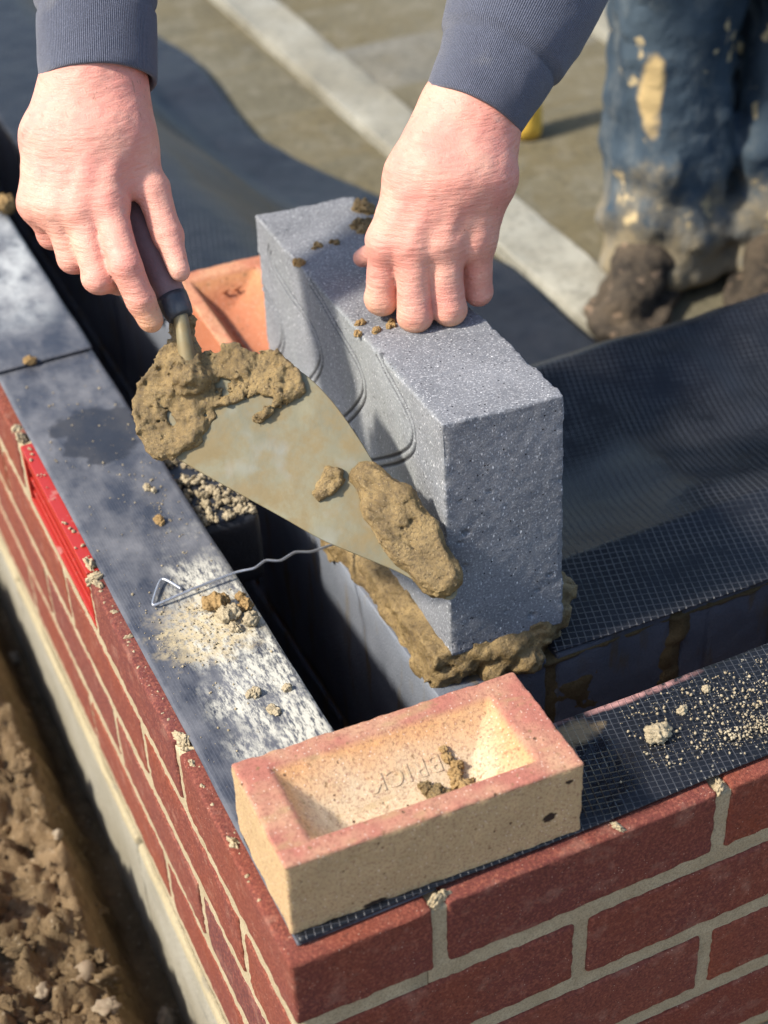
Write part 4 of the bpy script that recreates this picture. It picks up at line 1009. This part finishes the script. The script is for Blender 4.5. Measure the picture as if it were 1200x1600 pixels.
# sleeves
def sleeve(name, axis_pts, rad, parent, n=160, seed=0, rowstep=.004, fold=.004, thick=.0035, ribs=70, tilt=None, cuffline=None, ell_=(1, 1)):
    pts = np.asarray(axis_pts, float)
    seg = np.linalg.norm(np.diff(pts, axis=0), axis=1); s = np.r_[0, np.cumsum(seg)]; m = int(s[-1]/rowstep)
    t = np.linspace(0, s[-1], m+1); C_ = np.stack([np.interp(t, s, pts[:, k]) for k in range(3)], 1)
    for _ in range(12): C_[1:-1] = (C_[:-2]+C_[2:]+2*C_[1:-1])/4
    r = np.interp(t, s, rad)
    T = np.gradient(C_, axis=0); T /= np.linalg.norm(T, axis=1, keepdims=True)
    vdir = RC[:, 0]
    V = []; UV = []
    for i in range(m+1):
        N_ = vdir-T[i]*(vdir@T[i]); N_ /= np.linalg.norm(N_); B_ = np.cross(T[i], N_); a = np.arange(n)*2*math.pi/n
        ring = C_[i]+r[i]*(np.outer(np.cos(a), N_)*ell_[0]+np.outer(np.sin(a), B_)*ell_[1])
        f = fbm(ring+seed, 16, 2)*fold*np.clip(t[i]/.06, .15, 1)+fbm(ring+seed+4, 50, 2)*fold*.18
        if cuffline is not None: f = f-.0038*math.exp(-((t[i]-cuffline)/.0022)**2)+(.0016 if t[i] > cuffline else 0)*min(1, (t[i]-cuffline)/.004) 
        V.append(ring+(ring-C_[i])/r[i]*np.asarray(f)[:, None])
    # turned-in lip
    lip = []
    for k, (dr, dt) in enumerate(((-.0010, -.0012), (-.0030, -.0012), (-.0042, .001), (-.005, .02))):
        ring = V[0]; nn_ = (ring-C_[0]); nn_ /= np.linalg.norm(nn_, axis=1, keepdims=True); lip.append(ring+nn_*dr+T[0]*dt)
    A = np.concatenate(lip[::-1]+V); R_ = len(lip)+len(V)
    K = np.arange(R_*n).reshape(R_, n); K2 = np.roll(K, -1, 1)
    Q = np.stack([K[:-1], K2[:-1], K2[1:], K[1:]], -1).reshape(-1, 4)
    me = mesh(name, A-WL, Q)
    uv = me.uv_layers.new(name='UVMap'); li = np.empty(len(me.loops), np.int32); me.loops.foreach_get('vertex_index', li)
    uu = (li % n)/n*ribs; vv = (li//n).astype(float)
    pq = uu.reshape(-1, 4); wrap = pq.max(1)-pq.min(1) > ribs/2; pq[wrap] = np.where(pq[wrap] < ribs/2, pq[wrap]+ribs, pq[wrap])
    uv.data.foreach_set('uv', np.stack([pq.ravel(), vv], 1).astype(np.float32).ravel())
    return ob(name, me, M['jumper'], parent)
sleeve('sleeve', [at(154, 128, 1.262), at(151, 40, 1.268), at(148, -60, 1.278), at(125, -220, 1.31), R_EL, R_EL*.5+R_SH*.5, R_SH], [.0440, .0440, .0455, .052, .058, .068, .085], wk, cuffline=.058, seed=1, ribs=180, ell_=(1.03, .93), fold=.003)
sleeve('sleeve', [at(738, 176, 1.300), at(778, 92, 1.305), at(822, 0, 1.315), at(880, -150, 1.34), L_EL, L_EL*.5+L_SH*.5, L_SH], [.0420, .0470, .0590, .066, .064, .070, .085], wk, cuffline=.052, seed=5, ribs=180, ell_=(1.0, .95), fold=.0035)
# jumper torso
G, l0 = grid((.1, .5, .25), (1.25, 1.5, 1.02), .011)
d = chain(G, [PEL, ch, NK*.82+PEL*.18], [.165, .175, .13], .06); d = smin(d, cone(G, R_SH, L_SH, .092, .092), .06)+fbm(G, 9, 2)*.008
V, Q = surface_nets(d.astype(np.float32), l0, .011); ob('jumper', mesh('jumper', V-WL, Q), M['jumper'], wk)
# jeans
G, l0 = grid((.78, .86, -.29), (1.36, 1.46, .62), .0075)
d = None
for i in range(2):
    c = chain(G, [HIP[i], KNE[i], KNE[i]*.4+ANK[i]*.6, ANK[i]+np.array([0, 0, .055]), ANK[i]+np.array([-.012, -.02, -.03])], [.115, .086, .080, .078, .084], .03)
    c = c+.006*np.sin(G[..., 2]*75+3*vn(G, 8))*np.clip((.0-G[..., 2])/.15, 0, 1)*.8
    d = c if d is None else smin(d, c, .01)
d = smin(d, ell(G, PEL, (.16, .15, .12)), .05)+fbm(G*np.array([1, 1, .45]), 16, 3)*.011-.006*np.abs(vn(G*np.array([1, 1, 1.6])+3, 22)); d = np.maximum(d, -.282-G[..., 2]+.01*vn(G*np.array([1, 1, 0]), 14))
V, Q = surface_nets(d.astype(np.float32), l0, .0075); ob('jeans', mesh('jeans', V-WL, Q), M['denim'], wk)
for i, tv in enumerate((np.array([-.145, -.135, 0]), np.array([-.11, -.13, 0]))):
    a = ANK[i]; G, l0 = grid(a+np.minimum(tv, 0)-.09, a+np.maximum(tv, 0)+np.array([.1, .1, .12]), .005)
    hb = a+np.array([.025, .02, -.02]); toe = a+tv*.93+np.array([0, 0, -.03])
    d = chain(G, [a+np.array([0, 0, .08]), a, hb, a+tv*.45+np.array([0, 0, -.018]), toe], [.05, .048, .042, .040, .030], .03)
    so_ = np.maximum(cone(G, np.r_[hb[:2], -.285], np.r_[toe[:2], -.285], .052, .056), np.abs(G[..., 2]+.287)-.012)
    d = smin(d, so_, .006)+fbm(G, 38, 3)*.0042; d = np.maximum(d, -.2985-G[..., 2])
    V, Q = surface_nets(d.astype(np.float32), l0, .005); ob('boot', mesh('boot', V-WL, Q), M['boot'], wk)
V, F = IC3; V = V*np.array([.086, .104, .118])+HD+np.array([.012, .016, .018]); ob('hair', mesh('hair', V-WL, F), M['hair'], wk)

# ------------------------------------------------------------------ things behind
p = upz(835, 222, -.3); V, F = tube([(0, 0, .0), (0, 0, .004), (0, 0, .02), (.004, .01, .09), (.01, .02, .17), (.011, .022, .178)], [.018, .026, .028, .026, .022, .012], 20)
yh = empty('trowel_handle', (p[0], p[1]+.03, -.3), 'rounded yellow plastic grip standing on the floor behind the sleeve', 'tool grip')
yh.name = 'tool_grip'; ob('grip', mesh('grip', V, F), M['yellow'], yh)
V, F = tube([(0, 0, .176), (.002, .004, .188), (.003, .006, .20)], [.013, .012, .008], 16); ob('end_cap', mesh('end_cap', V, F), M['ferrule'], yh)
V, Q = rbox(.44, .1, .215, .003, .02, .0012, 60, 3)
ob('concrete_block', mesh('spare_block', V, Q), M['floorB'], loc=(1.40, 1.66, -.298), rot=(0, 0, .5), label='blurred grey concrete block standing on the floor behind the legs', cat='concrete block')
print('tris', sum(sum(len(p_.vertices)-2 for p_ in m_.polygons) for m_ in bpy.data.meshes))
